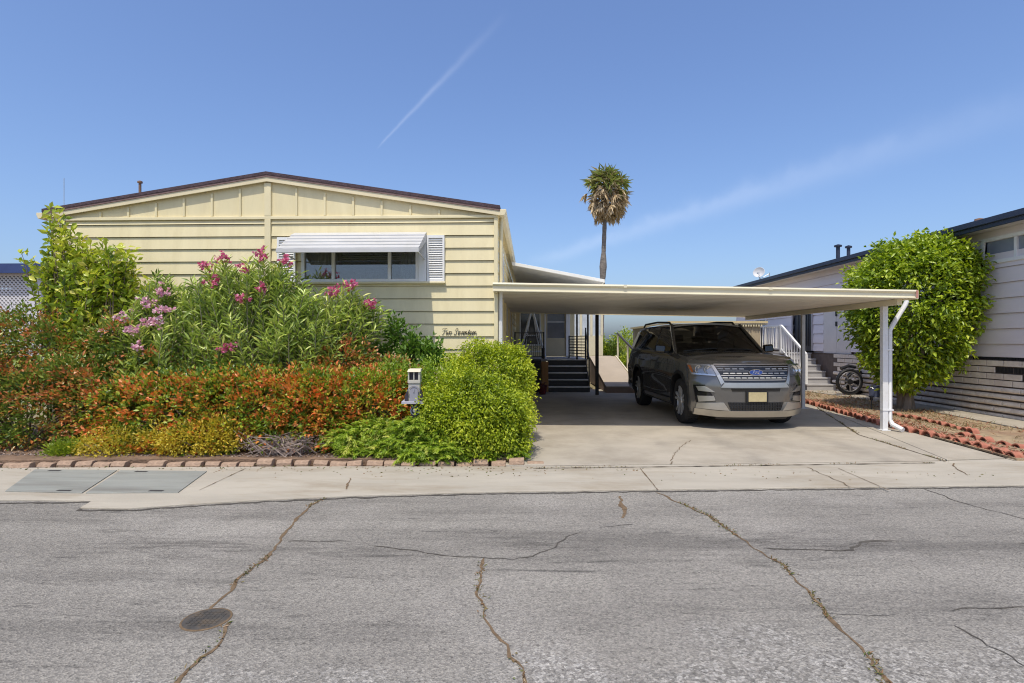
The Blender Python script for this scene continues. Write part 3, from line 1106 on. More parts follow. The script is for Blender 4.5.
# metal awning: lapped pans, front lip, side wings
AX0, AX1, AZ0, AZ1, AP = PY(297, 231, HY).x - .03, PY(427, 231, HY).x, 2.885, 3.27, .62
aw_m = mat('awning_metal', (0.54, 0.54, 0.54), 0.4, 0.06, 3, dirt=(.42, .41, .36), dirt_amt=.5, dirt_scale=2.5, stretch=(.6, 1, 1))
b = MB()
nb = 5
for i in range(nb):
    ya, yb = -AP * i / nb - .03, -AP * (i + 1) / nb - .05
    za, zb = AZ1 - (AZ1 - AZ0 - .03) * i / nb, AZ1 - (AZ1 - AZ0 - .03) * (i + 1) / nb
    b.prism([(hx(AX0), ya, za + .004), (hx(AX0), yb - .012, zb + .008), (hx(AX0), yb - .012, zb - .008), (hx(AX0), ya, za - .012)], (AX1 - AX0, 0, 0))
b.box(hx(AX0) - .004, hx(AX1) + .004, -AP - .075, -AP - .052, AZ0 - .04, AZ0 + .02)
for xx in (AX0 - .004, AX1 - .012):
    b.prism([(hx(xx), -.03, AZ1), (hx(xx), -AP - .05, AZ0 + .02), (hx(xx), -AP - .05, AZ0 - .03), (hx(xx), -.03, AZ1 - .14)], (.012, 0, 0))
b.build('awning', aw_m, home, bevel=.003)
for xx in (AX0 + .03, AX1 - .03):
    b = MB()
    b.bar((hx(xx), -AP - .04, AZ0 - .01), (hx(xx), -.04, AZ0 - .06), .018)
    b.build('awning_arm', aw_m, home)

# handwriting helper: pen strokes as thin tubes
GL = {
    'T': (1.25, [[(-.1, 1.6), (.05, 1.85), (.6, 1.82), (1.45, 1.95)], [(.82, 1.85), (.72, 1.1), (.6, .35), (.42, .03), (.2, .05)]]),
    'S': (1.35, [[(.05, .35), (.15, .05), (.55, .0), (.9, .3), (.85, .7), (.5, 1.05), (.35, 1.45), (.6, 1.9), (1.0, 1.9), (1.1, 1.6), (.9, 1.45)]]),
    'F': (1.2, [[(.1, 1.6), (.3, 1.9), (.8, 1.85), (1.4, 2.0)], [(.85, 1.85), (.6, .9), (.4, .1), (.1, 0)], [(.35, .95), (1.05, 1.0)]]),
    'w': (1.25, [[(0, .75), (.15, 1), (.2, .5), (.35, .02), (.6, .3), (.68, .9), (.7, .35), (.9, .02), (1.15, .5), (1.1, 1), (1.3, .85)]]),
    'o': (.85, [[(.55, 1), (.2, .9), (.1, .4), (.35, 0), (.65, .3), (.6, .85), (.5, 1), (.7, .8), (.9, .85)]]),
    'e': (.75, [[(0, .3), (.4, .55), (.5, .9), (.3, 1), (.12, .6), (.2, .1), (.45, .0), (.8, .3)]]),
    'v': (.85, [[(0, .7), (.15, 1), (.25, .5), (.4, .02), (.65, .5), (.62, 1), (.9, .85)]]),
    'n': (1.0, [[(0, .6), (.15, 1), (.12, 0)], [(.12, .5), (.4, .95), (.58, .85), (.6, .2), (.75, .0), (1.0, .3)]]),
    't': (.6, [[(0, .3), (.35, 1.5), (.2, .3), (.3, .02), (.6, .3)], [(.05, 1.05), (.6, 1.12)]]),
    'r': (.7, [[(0, .5), (.2, 1.1), (.3, .95), (.45, .95), (.4, .3), (.5, 0), (.7, .25)]]),
    'd': (.95, [[(.6, .9), (.25, .95), (.1, .4), (.35, 0), (.6, .35), (.8, 1.9), (.65, .3), (.8, 0), (1.0, .25)]]),
    ' ': (.75, []),
}


def smooth_stroke(p, n=5):
    out = []
    q = [p[0]] + list(p) + [p[-1]]
    for i in range(1, len(q) - 2):
        for k in range(n):
            t = k / n
            out.append(tuple(.5 * ((2 * q[i][j]) + (-q[i - 1][j] + q[i + 1][j]) * t + (2 * q[i - 1][j] - 5 * q[i][j] + 4 * q[i + 1][j] - q[i + 2][j]) * t * t +
                                   (-q[i - 1][j] + 3 * q[i][j] - 3 * q[i + 1][j] + q[i + 2][j]) * t ** 3) for j in (0, 1)))
    out.append(tuple(p[-1]))
    return out


def handwriting(word, width, fn, r, shear=.45):
    """fn(x, z) places a point of the writing; x runs 0..width, z in the same unit"""
    tot = sum(GL[ch][0] for ch in word)
    u = width / (tot + shear * 1.2)
    b = MB()
    x = 0
    for ch in word:
        w, strokes = GL[ch]
        for st in strokes:
            b.tube([fn((x + a + shear * c * .5) * u, c * u * 1.05) for a, c in smooth_stroke(st)], r, 5)
        x += w
    return b


sx0, sx1 = PY(442, 331, HY).x, PY(478.5, 331, HY).x
zz = PY(440, 334.5, HY).z
b = handwriting('Two Seventeen', sx1 - sx0, lambda x, z: (hx(sx0) + x, -.034, zz + z), .0042)
b.build('lettering', black_m, home, smooth=True)

# roof vents
for px, pb, pt, y, r_ in ((140, 196, 183, 10.5, .04),):
    p0 = PY(px, pt, y)
    b = MB()
    b.tube([(hx(p0.x), hy(y), ridge(p0.x) + .05), (hx(p0.x), hy(y), p0.z)], r_ * .6, 10)
    b.lathe([(.045, p0.z), (.045, p0.z + .03), (.0, p0.z + .05)], 12, 'z', (hx(p0.x), hy(y), 0))
    b.build('roof_vent', mat('rusty_vent', (.25, .15, .10), .8, .3, 10), home, smooth=True)
b = MB()
pa = PY(64, 205, 10)
b.tube([(hx(pa.x), hy(10), ridge(pa.x)), (hx(pa.x), hy(10), PY(64, 178, 10).z)], .006, 5)
b.build('aerial', grey_metal, home)

# set-back entry wall at the porch
EYW = 20.5
ex0, ex1 = HXR, PY(574.5, 340, EYW).x
ent = MB()
dx0, dx1 = PY(546, 340, EYW).x, PY(566, 340, EYW).x
wx0, wx1 = PY(519.5, 340, EYW).x, PY(541, 340, EYW).x
Y = hy(EYW)
ent.box(hx(ex0), hx(wx0), Y, Y + .1, .1, 3.3)
ent.box(hx(wx0), hx(wx1), Y, Y + .1, .1, 1.35)
ent.box(hx(wx0), hx(wx1), Y, Y + .1, 2.75, 3.3)
ent.box(hx(wx1), hx(dx0), Y, Y + .1, .1, 3.3)
ent.box(hx(dx0), hx(dx1), Y, Y + .1, 2.9, 3.3)
ent.box(hx(dx1), hx(ex1), Y, Y + .1, .1, 3.3)
ent.box(hx(ex1) - .1, hx(ex1), Y + .1, Y + 5, .1, 3.3)
ent.build('entry_wall', cream, home)
d = MB()
d.box(hx(dx0) + .002, hx(dx1) - .002, Y + .03, Y + .07, .96, 1.62)
for q in ((dx0 + .002, dx0 + .05), (dx1 - .05, dx1 - .002)):
    d.box(hx(q[0]), hx(q[1]), Y + .03, Y + .07, 1.621, 2.898)
door = d.build('door', mat('door_beige', (.52, .45, .30), .5, .08, 3), home, bevel=.004)
d = MB()
d.box(hx(dx0) + .05, hx(dx1) - .05, Y + .045, Y + .055, 1.621, 2.88)
d.build('door_pane', mat('blue_grey_pane', (.075, .09, .125), .15, .2, 3, spec=.6), door)
d = MB()
d.box(hx(dx0) + .05, hx(dx1) - .05, Y + .036, Y + .044, 2.2, 2.23)
d.build('glazing_bar', white_m, door)
d = MB()
d.box(hx(dx1), hx(dx1) + .14, Y - .03, Y + .02, .96, 2.95)
d.box(hx(dx0) - .06, hx(dx0), Y - .03, Y + .02, .96, 2.95)
d.box(hx(dx0) - .06, hx(dx1) + .14, Y - .029, Y + .019, 2.951, 3.0)
d.build('door_frame', white_m, home, bevel=.005)
f = MB()
for q in ((wx0, wx0 + .05, 1.35, 2.75), (wx1 - .05, wx1, 1.35, 2.75), (wx0 + .05, wx1 - .05, 1.35, 1.4), (wx0 + .05, wx1 - .05, 2.7, 2.75)):
    f.box(hx(q[0]), hx(q[1]), Y - .02, Y + .09, q[2], q[3])
w2 = f.build('window', white_m, home)
p = MB()
p.box(hx(wx0) + .05, hx(wx1) - .05, Y + .04, Y + .05, 1.4, 2.7)
p.build('pane', mat('dark_pane', (.03, .035, .045), .1, .2, 2, spec=.6), w2)
# sunroom beyond, pale panes between posts
sy = 24.0
q0, q1 = ex1 + .05, PY(603, 340, sy).x
f = MB()
f.box(hx(q0), hx(q1), hy(sy), hy(sy) + .08, .9, 1.75)
f.box(hx(q0), hx(q1), hy(sy), hy(sy) + .08, 2.75, 3.2)
for t in (0, .34, .67, 1):
    xx = q0 + (q1 - q0 - .1) * t
    f.box(hx(xx), hx(xx) + .1, hy(sy) - .01, hy(sy) + .07, 1.75, 2.75)
f.box(hx(q1) - .08, hx(q1), hy(sy) + .081, HB - HY + 1, .9, 3.2)
sr = f.build('sunroom_wall', mat('sunroom_cream', (.66, .60, .44), .5, .05, 3), home)
p = MB()
p.box(hx(q0), hx(q1), hy(sy) + .03, hy(sy) + .04, 1.75, 2.75)
p.build('pane', mat('pale_pane', (.50, .55, .62), .12, .2, 2, spec=.7), sr)
# ------------------------------------------------------------------ carport
CX0, CX1, CY0, CY1 = -0.58, PY(915, 292, 8.88).x, 8.88, 15.7
CZL, CZR = 2.44, 2.30                                  # top of the front edge, house end and outer end
cport = empty('carport', (CX0, CY0, 0), 'cream flat roofed carport sheltering the grey suv', 'carport')
co_ = Vector((CX0, CY0, 0))
pan_m = mat('carport_pan', (0.80, 0.775, 0.70), 0.5, 0.05, 1.5, dirt=(.62, .56, .46), dirt_amt=.35, dirt_scale=.7)
edge_m = mat('carport_edge', (0.74, 0.68, 0.50), 0.45, 0.05, 2.0, dirt=(.55, .47, .3), dirt_amt=.4, stretch=(.4, 1, 3))
post_m = mat('post_white', (0.74, 0.74, 0.73), 0.45, 0.06, 4, dirt=(.5, .48, .42), dirt_amt=.5, dirt_scale=4)
cw, cl = CX1 - CX0, CY1 - CY0


def ctop(x): return CZL + (CZR - CZL) * x / cw


# ribbed pans: shallow trapezoid corrugation running across the slope
b = MB()
prof = []
npan = 22
for i in range(npan):
    y0 = .05 + (cl - .1) * i / npan
    s = (cl - .1) / npan
    prof += [(y0, 0), (y0 + s * .80, 0), (y0 + s * .84, .05), (y0 + s * .96, .05)]
prof.append((cl - .05, 0))
vs, fs = [], []
for (yy, dz) in prof:
    vs += [(.02, yy, ctop(0) - .12 + dz), (cw - .02, yy, ctop(cw) - .12 + dz), (.02, yy, ctop(0) - .117 + dz), (cw - .02, yy, ctop(cw) - .117 + dz)]
for i in range(len(prof) - 1):
    a, c = 4 * i, 4 * i + 4
    fs += [(a, a + 1, c + 1, c), (a + 2, c + 2, c + 3, a + 3)]
b.add(vs, fs)
b.build('roof', pan_m, cport)
# front and back fascia with a rolled gutter lip
for nm, y0, s in (('fascia', 0, 1), ('fascia', cl, -1)):
    b = MB()
    pr = [(0, 0), (-.035, -.004), (-.045, -.03), (-.03, -.05), (-.012, -.056), (-.012, -.118), (-.03, -.128), (-.03, -.142), (.02, -.142), (.02, 0)]
    p0 = [(0 - .01, y0 + s * q[0], ctop(0) + q[1]) for q in pr]
    p1 = [(cw + .01, y0 + s * q[0], ctop(cw) + q[1] * .92) for q in pr]
    n = len(pr)
    b.add(p0 + p1, [tuple(range(n)), tuple(range(2 * n - 1, n - 1, -1))] + [(i, n + i, n + (i + 1) % n, (i + 1) % n) for i in range(n)])
    b.build(nm, edge_m, cport)
b = MB()
b.box(cw - .02, cw + .075, .022, cl - .022, ctop(cw) - .14, ctop(cw) - .001)
b.build('gutter', edge_m, cport, bevel=.01)
b = MB()
b.box(cw - .012, cw + .018, -.05, -.046, ctop(cw) - .13, ctop(cw) - .01)
b.build('end_cap', mat('faded_red', (.45, .2, .16), .7, .2, 8), cport)
b = MB()
b.box(-.0, .05, .022, cl - .022, ctop(0) - .16, ctop(0) - .121)
b.build('ledger', edge_m, cport)
for sx_ in (2.05, 4.3):
    b = MB()
    b.box(sx_, sx_ + .05, -.0475, -.0455, ctop(sx_) - .05, ctop(sx_) - .006)
    b.build('seam_plate', edge_m, cport)
# beam along the outer side and posts
post = G(884, 431.5)
p2 = G(803, 409.5)
bx = post.x - CX0
b = MB()
b.box(bx - .04, bx + .04, .25, cl - .25, ctop(bx) - .215, ctop(bx) - .123)
b.build('beam', edge_m, cport, bevel=.004)
for pp, w, mm in ((post, .085, post_m), (p2, .07, mat('post_grey', (.52, .52, .51), .5, .08, 5))):
    b = MB()
    x, y = pp.x - CX0, pp.y - CY0
    b.box(x - w / 2, x + w / 2, y - w / 2, y + w / 2, .022, ctop(x) - .216)
    b.box(x - w / 2 - .03, x + w / 2 + .03, y - w / 2 - .03, y + w / 2 + .03, .0215, .034)
    b.build('post', mm, cport, bevel=.005)
b = MB()
bp_ = PY(597, 390, 15.6)
b.box(bp_.x - CX0 - .045, bp_.x - CX0 + .045, 15.6 - CY0 - .04, 15.6 - CY0 + .04, .022, ctop(bp_.x - CX0) - .143)
b.build('post', mat('black_post', (.02, .016, .015), .5, .2, 5), cport, bevel=.004)
# downspout: slants in from the gutter, runs down the post, kicks out at the foot
x, y = post.x - CX0, post.y - CY0
yf = y - .01
d0 = PY(910, 301, post.y)
pts = [(x + .37, yf, ctop(cw) - .12), (x + .34, yf, ctop(cw) - .19), (x + .14, yf, ctop(cw) - .52), (x + .088, yf, ctop(cw) - .62), (x + .088, yf, .20), (x + .10, yf - .05, .13), (x + .16, yf - .22, .06)]
b = MB()
b.tube(pts, [.034, .036, .036, .036, .036, .038, .04], 10)
for zz_ in (1.35, .35):
    b.box(x - .046, x + .128, yf - .04, yf + .04, zz_, zz_ + .025)
b.build('downspout', post_m, cport, smooth=True)

# porch cover behind it, a tilted white panel fixed to the house
pc = empty('porch_cover', (HXR, 13.2, 0), 'sloping white porch cover fixed to the house above the carport', 'awning')
a0, a1 = PY(512, 262, 13.2), PY(603, 279.5, 13.2)
xl, xr = a0.x - HXR, a1.x - HXR
b = MB()
zl, zr = a0.z, a1.z
b.hexa([(xl, .03, zl - .06), (xr, .03, zr - .06), (xr, 7.6, zr - .06), (xl, 7.6, zl - .06), (xl, .03, zl - .03), (xr, .03, zr - .03), (xr, 7.6, zr - .03), (xl, 7.6, zl - .03)])
b.build('panel', mat('porch_panel', (.50, .50, .49), .55, .06, 2), pc)
b = MB()
b.hexa([(xl, -.02, zl - .075), (xr + .04, -.02, zr - .075), (xr + .04, .028, zr - .075), (xl, .028, zl - .075), (xl, -.02, zl), (xr + .04, -.02, zr), (xr + .04, .028, zr), (xl, .028, zl)])
b.box(xr + .001, xr + .04, .03, 7.6, zr - .075, zr)
b.build('fascia', mat('porch_edge', (.74, .73, .68), .45, .05, 2), pc, bevel=.005)
b = MB()
for xx in (PY(577, 340, 17.2).x, PY(589, 340, 16.9).x):
    b.box(xx - HXR - .025, xx - HXR + .025, 4.0, 4.05, .95, 3.0)
b.build('post', black_m, pc)

# ------------------------------------------------------------------ porch with steps
SY = 16.35
st0, st1 = PY(548.8, 392, SY).x, PY(590, 392, SY).x
porch = empty('porch', (st0, SY, 0), 'raised porch with black fronted steps and wrought iron railings', 'porch')
deck_m = mat('deck_paint', (.38, .37, .37), .7, .12, 3)
nose_m = mat('tread_white', (.82, .82, .80), .6, .08, 6)
wood_m = mat('orange_wood', (.42, .22, .09), .7, .2, 4, stretch=(8, 8, .6))
DZ, nr = .95, 5
rr = DZ / nr
td = .27
sw = st1 - st0
ptop = SY + td * (nr - 1)
b = MB()
b.box(HXR - st0 + .05, sw + .04, ptop - SY + .03, EYW - SY - .04, DZ - .06, DZ)
b.build('deck', deck_m, porch)
for i in range(nr):
    b = MB()
    b.box(.0, sw, i * td + .02, i * td + .035, rr * i + (.02 if i == 0 else 0), rr * (i + 1) - .036)
    b.build('riser', black_m, porch)
    b = MB()
    b.box(-.01, sw + .01, i * td + .021, i * td + td + .02, rr * (i + 1) - .035, rr * (i + 1) + .001)
    tr_ = b.build('tread', mat('tread_black', (.035, .035, .036), .8, .2, 6), porch, bevel=.004)
    b = MB()
    b.box(-.01, sw + .01, i * td - .004, i * td + .02, rr * (i + 1) - .033, rr * (i + 1) + .003)
    b.build('nosing', nose_m, tr_, bevel=.004)
b = MB()
b.box(-.20, -.012, .03, .06, .022, DZ - .04)
b.box(-.20, -.17, .061, td * 4 + .03, .022, DZ - .07)
b.build('side_board', wood_m, porch)
b = MB()
b.box(HXR - st0 + .03, -.21, ptop - SY + .05, ptop - SY + .08, .022, DZ - .061)
b.build('skirt', mat('porch_skirt', (.12, .10, .09), .8, .2, 4), porch)
# railings
def iron_rail(pa, pb, h, name='railing', n=10, slats=0):
    b = MB()
    pa, pb = Vector(pa), Vector(pb)
    up = Vector((0, 0, h))
    b.bar(pa + up, pb + up, .026)
    b.bar(pa + up * .1, pb + up * .1, .02)
    for q in (pa, pb):
        b.bar(q, q + up * 1.03, .04)
    if slats:
        for i in range(1, slats):
            b.bar(pa + up * (.1 + .9 * i / slats), pb + up * (.1 + .9 * i / slats), .018, .03)
    for i in range(1, n):
        q = pa.lerp(pb, i / n)
        b.bar(q + up * .1, q + up, .010)
        if not slats and i % 3 == 1:                     # little scroll
            b.tube([q + up * .45 + Vector((.05 * math.cos(t * .8), 0, .05 * math.sin(t * .8))) for t in range(9)], .006, 5)
    return b.build(name, black_m, porch)
yr = ptop - SY + .05
iron_rail((HXR - st0 + .06, yr, DZ), (-.12, yr, DZ), .82, n=14)
iron_rail((sw - .02, ptop - SY, DZ), (sw - .02, .05, .05), .95, n=6, slats=0)
iron_rail((PY(569, 340, 19).x - st0, 2.6, DZ), (sw - .02, yr, DZ), .72, n=4, slats=7)
b = MB()
b.tube([(-.14, yr - .1, DZ + .02), (-.14, yr - .1, DZ + .35)], .05, 8)
b.build('newel_wrap', black_m, porch, smooth=True)

# white A-frame garden swing on the porch
sx = PY(532, 340, 18.6).x
swing = empty('garden_swing', (sx, 18.6, DZ), 'white metal A-frame garden swing on the porch by the dark window', 'swing')
wm = mat('swing_white', (.85, .85, .85), .4, .05, 5)
for y in (-.55, .55):
    b = MB()
    for s in (-1, 1):
        b.tube([(s * .44, y, .0), (s * .03, y, 1.52)], .032, 8)
    b.tube([(-.22, y, .75), (.22, y, .75)], .016, 6)
    b.tube([(-.34, y, .22), (.34, y, .22)], .016, 6)
    b.build('side_frame', wm, swing, smooth=True)
b = MB()
b.tube([(0, -.6, 1.52), (0, .6, 1.52)], .03, 8)
b.build('top_bar', wm, swing, smooth=True)
b = MB()
for i in range(6):
    b.box(-.2 + i * .07, -.15 + i * .07, -.45, .45, .43, .45)
b.box(-.22, .22, -.47, -.45, .41, .455)
b.box(-.22, .22, .45, .47, .41, .455)
b.build('seat', wm, swing)
b = MB()
for i in range(7):
    b.prism([(.2, -.45 + i * .145, .45), (.2, -.41 + i * .145, .45), (.30, -.41 + i * .145, .9), (.30, -.45 + i * .145, .9)], (.015, 0, 0))
b.box(.29, .325, -.47, .47, .885, .92)
b.build('backrest', wm, swing)
b = MB()
for y in (-.46, .46):
    for s in (-.2, .2):
        b.tube([(s, y, .45), (s * .2, y, 1.46)], .008, 5)
b.build('chain', wm, swing)

# dark bin and maroon pot left of the steps
bx_ = PY(532, 391, 16.0).x
bin_ = empty('wheelie_bin', (bx_, 16.0, .022), 'dark wheeled bin standing between green bush and porch steps', 'bin')
bm_ = mat('bin_plastic', (.022, .02, .02), .55, .2, 4)
b = MB()
b.hexa([(-.2, -.22, .05), (.2, -.22, .05), (.2, .2, .05), (-.2, .2, .05), (-.25, -.29, .88), (.25, -.29, .88), (.25, .27, .88), (-.25, .27, .88)])
b.build('body', bm_, bin_, bevel=.02)
b = MB()
b.prism([(-.265, -.31, .885), (-.265, -.2, .94), (-.265, .2, .965), (-.265, .30, .90), (-.265, .30, .885)], (.53, 0, 0))
b.build('lid', bm_, bin_, bevel=.01)
for s in (-1, 1):
    b = MB()
    b.lathe([(.02, -.025), (.095, -.025), (.095, .025), (.02, .025)], 18, 'x', (s * .225, .2, .095))
    b.build('wheel', black_m, bin_)
b = MB()
b.tube([(-.2, .30, .9), (-.2, .36, .92), (.2, .36, .92), (.2, .30, .9)], .016, 6)
b.build('handle', bm_, bin_)
pp = PY(542.5, 391, 15.7)
pot = empty('flower_pot', (pp.x, 15.7, .022), 'small maroon pot on the driveway beside the orange step board', 'pot')
b = MB()
b.lathe([(.09, 0), (.13, .22), (.145, .22), (.145, .26), (.12, .26), (.11, .20), (0, .20)], 20)
b.build('pot_body', mat('maroon_glaze', (.10, .018, .022), .3, .2, 6), pot, smooth=True)
b = MB()
for k in range(9):
    t = k * .7
    b.tube([(0, 0, .2), (.06 * math.cos(t), .06 * math.sin(t), .32), (.13 * math.cos(t), .13 * math.sin(t), .34)], [.008, .006, .003], 5)
b.build('plant', mat('maroon_leaf', (.12, .03, .04), .5, .3, 9), pot)

# ------------------------------------------------------------------ ramp
rx0, rx1 = PY(606, 386, 16.2).x, PY(640, 386, 16.2).x
rampo = empty('access_ramp', (rx0, 16.2, 0), 'beige ramp rising to the porch with a dark handrail beside the suv', 'ramp')
rp_m = mat('ramp_board', (.42, .35, .27), .75, .08, 2, .1, 60)
rside_m = mat('ramp_side', (.28, .21, .18), .8, .12, 3)
rw = rx1 - rx0
b = MB()
b.hexa([(0, -.02, .185), (rw, -.02, .185), (rw, 4.4, .935), (0, 4.4, .935), (0, -.02, .21), (rw, -.02, .21), (rw, 4.4, .96), (0, 4.4, .96)])
b.build('ramp_surface', rp_m, rampo)
b = MB()
b.prism([(0.01, 0, .022), (0.01, 4.4, .022), (0.01, 4.4, .93), (0.01, 0, .18)], (.04, 0, 0))
b.prism([(rw - .05, 0, .022), (rw - .05, 4.4, .022), (rw - .05, 4.4, .93), (rw - .05, 0, .18)], (.04, 0, 0))
b.box(.051, rw - .051, .0, .04, .022, .183)
b.build('side_panel', rside_m, rampo)
b = MB()
b.hexa([(rw - .045, -.02, .212), (rw, -.02, .212), (rw, 4.4, .962), (rw - .045, 4.4, .962), (rw - .045, -.02, .24), (rw, -.02, .24), (rw, 4.4, .99), (rw - .045, 4.4, .99)])
b.build('kerb_rail', mat('pale_wood', (.62, .56, .42), .7, .1, 5), rampo)
for t in (.08, .5, .97):
    b = MB()
    y, z = 4.4 * t, .21 + .75 * t
    b.box(rw + .002, rw + .06, y - .03, y + .03, .022, z + .80)
    b.build('post', MATS['pale_wood'], rampo, bevel=.004)
b = MB()
b.bar((rw + .03, -.1, 1.02), (rw + .03, 4.35, .21 + .75 + .84), .05, .07)
b.build('handrail', mat('handrail_brown', (.06, .05, .045), .5, .2, 5), rampo, bevel=.01)
b = MB()
b.box(0, rw, 4.42, 5.9, .9, .94)
b.build('landing', rp_m, rampo)

# ------------------------------------------------------------------ shed beyond the car
s0 = PY(670, 319, 19.0)
shed = empty('garden_shed', (s0.x, 19.0, 0), 'tan flat roofed shed behind the parked suv', 'shed')
tan_m = mat('shed_tan', (.40, .33, .22), .7, .08, 2, dirt=(.25, .2, .13), dirt_amt=.4)
b = MB()
b.box(0, 3.0, 0, 6.8, -.02, 2.06)
for i in range(14):
    b.box(.1 + i * .2, .17 + i * .2, -.02, -.0005, .05, 2.05)
for i in range(32):
    b.box(-.02, -.0005, .1 + i * .2, .17 + i * .2, .05, 2.05)
b.build('wall', tan_m, shed)
b = MB()
b.box(-.06, 3.2, -.08, 6.9, 2.062, 2.10)
for i in range(36):
    b.box(.0 + i * .085, .045 + i * .085, -.10, -.0805, 2.0, 2.17)
b.build('roof', mat('shed_roof', (.66, .58, .38), .5, .1, 4), shed)
b = MB()
b.box(-.11, 3.2, -.125, -.1005, 2.11, 2.18)
b.box(-.11, -.085, -.1, 6.9, 2.09, 2.14)
b.build('fascia', mat('shed_fascia', (.60, .48, .26), .5, .1, 4), shed)
# ------------------------------------------------------------------ the house next door, on the right
NX = 9.1
NY0, NY1 = 8.6, 25.0
NEZ = 3.70
nb = empty('neighbour_house', (NX, NY0, 0), 'lilac grey mobile home with navy fascia and block skirting on the right', 'house')
lil = mat('lilac_siding', (.76, .69, .70), .55, .05, 1.4, dirt=(.66, .61, .615), dirt_amt=.4, dirt_scale=.9, stretch=(1, .4, 2))
navy = mat('navy_paint', (.025, .034, .062), .5, .15, 4)
blockm = mat('skirt_block', (.72, .64, .55), .85, .14, 5, .35, 40, dirt=(.50, .40, .33), dirt_amt=.6, dirt_scale=3)
mortar = mat('mortar_dark', (.13, .10, .085), .9, .2, 8)
vent_m = mat('vent_black', (.03, .028, .028), .7, .3, 12)
oy = lambda y: y - NY0
ln = NY1 - NY0
SKZ = 1.14
WN = (PXX(1075, 240, NX).y, PXX(986, 240, NX).y, 3.09, 3.47)
WF = (21.9, 22.9, 2.0, 2.42)
DK = (18.35, 19.65, 1.15, 3.0)
UT = (16.15, 17.65, .98, 2.75)
b = MB()
z, st = 3.52, .295
zs = [NEZ, 3.52]
while z > SKZ + .1:
    z -= st
    zs.append(max(z, SKZ + .06))
for za, zb in zip(zs[:-1], zs[1:]):
    segs = [(0, ln)]
    for y0, y1, g0, g1 in (WN, WF, DK, UT):
        if g0 < (za + zb) / 2 < g1:
            nx = []
            for s0_, s1_ in segs:
                a0_, a1_ = oy(y0), oy(y1)
                if a1_ <= s0_ or a0_ >= s1_: nx.append((s0_, s1_))
                else:
                    if a0_ > s0_: nx.append((s0_, a0_))
                    if a1_ < s1_: nx.append((a1_, s1_))
            segs = nx
    for s0_, s1_ in segs:
        b.prism([(.0, s0_, za - .006), (-.026, s0_, zb), (-.016, s0_, zb), (-.013, s0_, zb + .022), (.06, s0_, zb + .022), (.06, s0_, za - .006)], (0, s1_ - s0_, 0))
b.build('siding', lil, nb)
b = MB()
b.box(.081, 7.2, 0.02, .1, .1, NEZ)
for q in ((.0, oy(WN[0]), SKZ, NEZ), (oy(WN[1]), oy(UT[0]), SKZ, NEZ), (oy(UT[1]), oy(DK[0]), SKZ, NEZ), (oy(DK[1]), oy(WF[0]), SKZ, NEZ), (oy(WF[1]), ln, SKZ, NEZ), (oy(WN[0]), oy(WN[1]), SKZ, WN[2]), (oy(WN[0]), oy(WN[1]), WN[3], NEZ), (oy(UT[0]), oy(UT[1]), UT[3], NEZ), (oy(DK[0]), oy(DK[1]), DK[3], NEZ), (oy(WF[0]), oy(WF[1]), SKZ, WF[2]), (oy(WF[0]), oy(WF[1]), WF[3], NEZ)):
    if q[1] > q[0]:
        b.box(.0605, .075, q[0], q[1], q[2], q[3])
b.box(.081, 7.2, ln - .1, ln, .1, NEZ)
b.box(7.2, 7.3, 0.02, ln, .1, NEZ)
b.prism([(0, 0.02, NEZ + .02), (7.3, .02, NEZ + .02), (3.65, .02, NEZ + .62)], (0, .08, 0))
b.build('wall', lil, nb)
# roof: low gable, navy fascia
b = MB()
for xa, xb in ((-.42, 3.65), (7.7, 3.65)):
    b.prism([(xa, -.3, NEZ + .02), (xb, -.3, NEZ + .66), (xb, -.3, NEZ + .74), (xa, -.3, NEZ + .12)], (0, ln + .6, 0))
b.build('roof', mat('grey_roofing', (.23, .22, .22), .9, .2, 6), nb)
b = MB()
b.box(-.46, -.421, -.3, ln + .3, NEZ - .06, NEZ + .14)
b.box(-.52, -.461, -.3, ln + .3, NEZ + .02, NEZ + .13)
b.build('fascia', navy, nb, bevel=.008)
b = MB()
b.box(-.42, -.024, -.28, ln + .28, NEZ - .02, NEZ + .0)
b.build('soffit', mat('soffit_grey', (.58, .55, .54), .7, .05, 3), nb)
# block skirting in courses, each block cut as its own stone on a dark backing
b = MB()
b.box(-.03, .05, 0.0, ln, -.02, SKZ)
b.build('skirting_backing', mortar, nb)
b = MB()
nc = 9
hc = SKZ / nc
VENTS = [(4, oy(9.6), oy(11.45)), (6, oy(9.4), oy(10.55)), (7, oy(11.7), oy(12.2))]
VN = [(7, oy(8.9), oy(11.25)), (6, oy(8.9), oy(10.6))]
b2 = MB()
for c_ in range(nc):
    rough = c_ < 5
    y = -.2 if c_ % 2 else 0
    while y < ln - .02:
        L_ = .40
        y0_, y1_ = max(y + .010, 0), min(y + L_ - .010, ln)
        hid = oy(16.9) < (y0_ + y1_) / 2 < oy(20.2)
        inv = any(v[0] == c_ and v[1] < (y0_ + y1_) / 2 < v[2] for v in VN)
        if not hid:
            if inv:
                for k in range(12):
                    yy = y0_ + (y1_ - y0_) * (k + .2) / 12
                    b2.box(-.048, -.0305, yy, yy + .016, c_ * hc + .01, (c_ + 1) * hc - .008)
            elif y1_ - y0_ > .03:
                pr = random.uniform(.05, .075) if rough else .045
                if rough:                                # split-faced: a bulging front
                    zc, zt = c_ * hc + .012, (c_ + 1) * hc - .018
                    b.prism([(-.0305, y0_, zc), (-.0305 - pr * .5, y0_, zc + .004), (-.0305 - pr, y0_, zc + .03), (-.0305 - pr * .85, y0_, zt - .02), (-.0305 - pr * .35, y0_, zt), (-.0305, y0_, zt)], (0, y1_ - y0_, 0))
                else:
                    b.box(-.0305 - pr * .6, -.0305, y0_, y1_, c_ * hc + .010, (c_ + 1) * hc - .010)
        y += L_
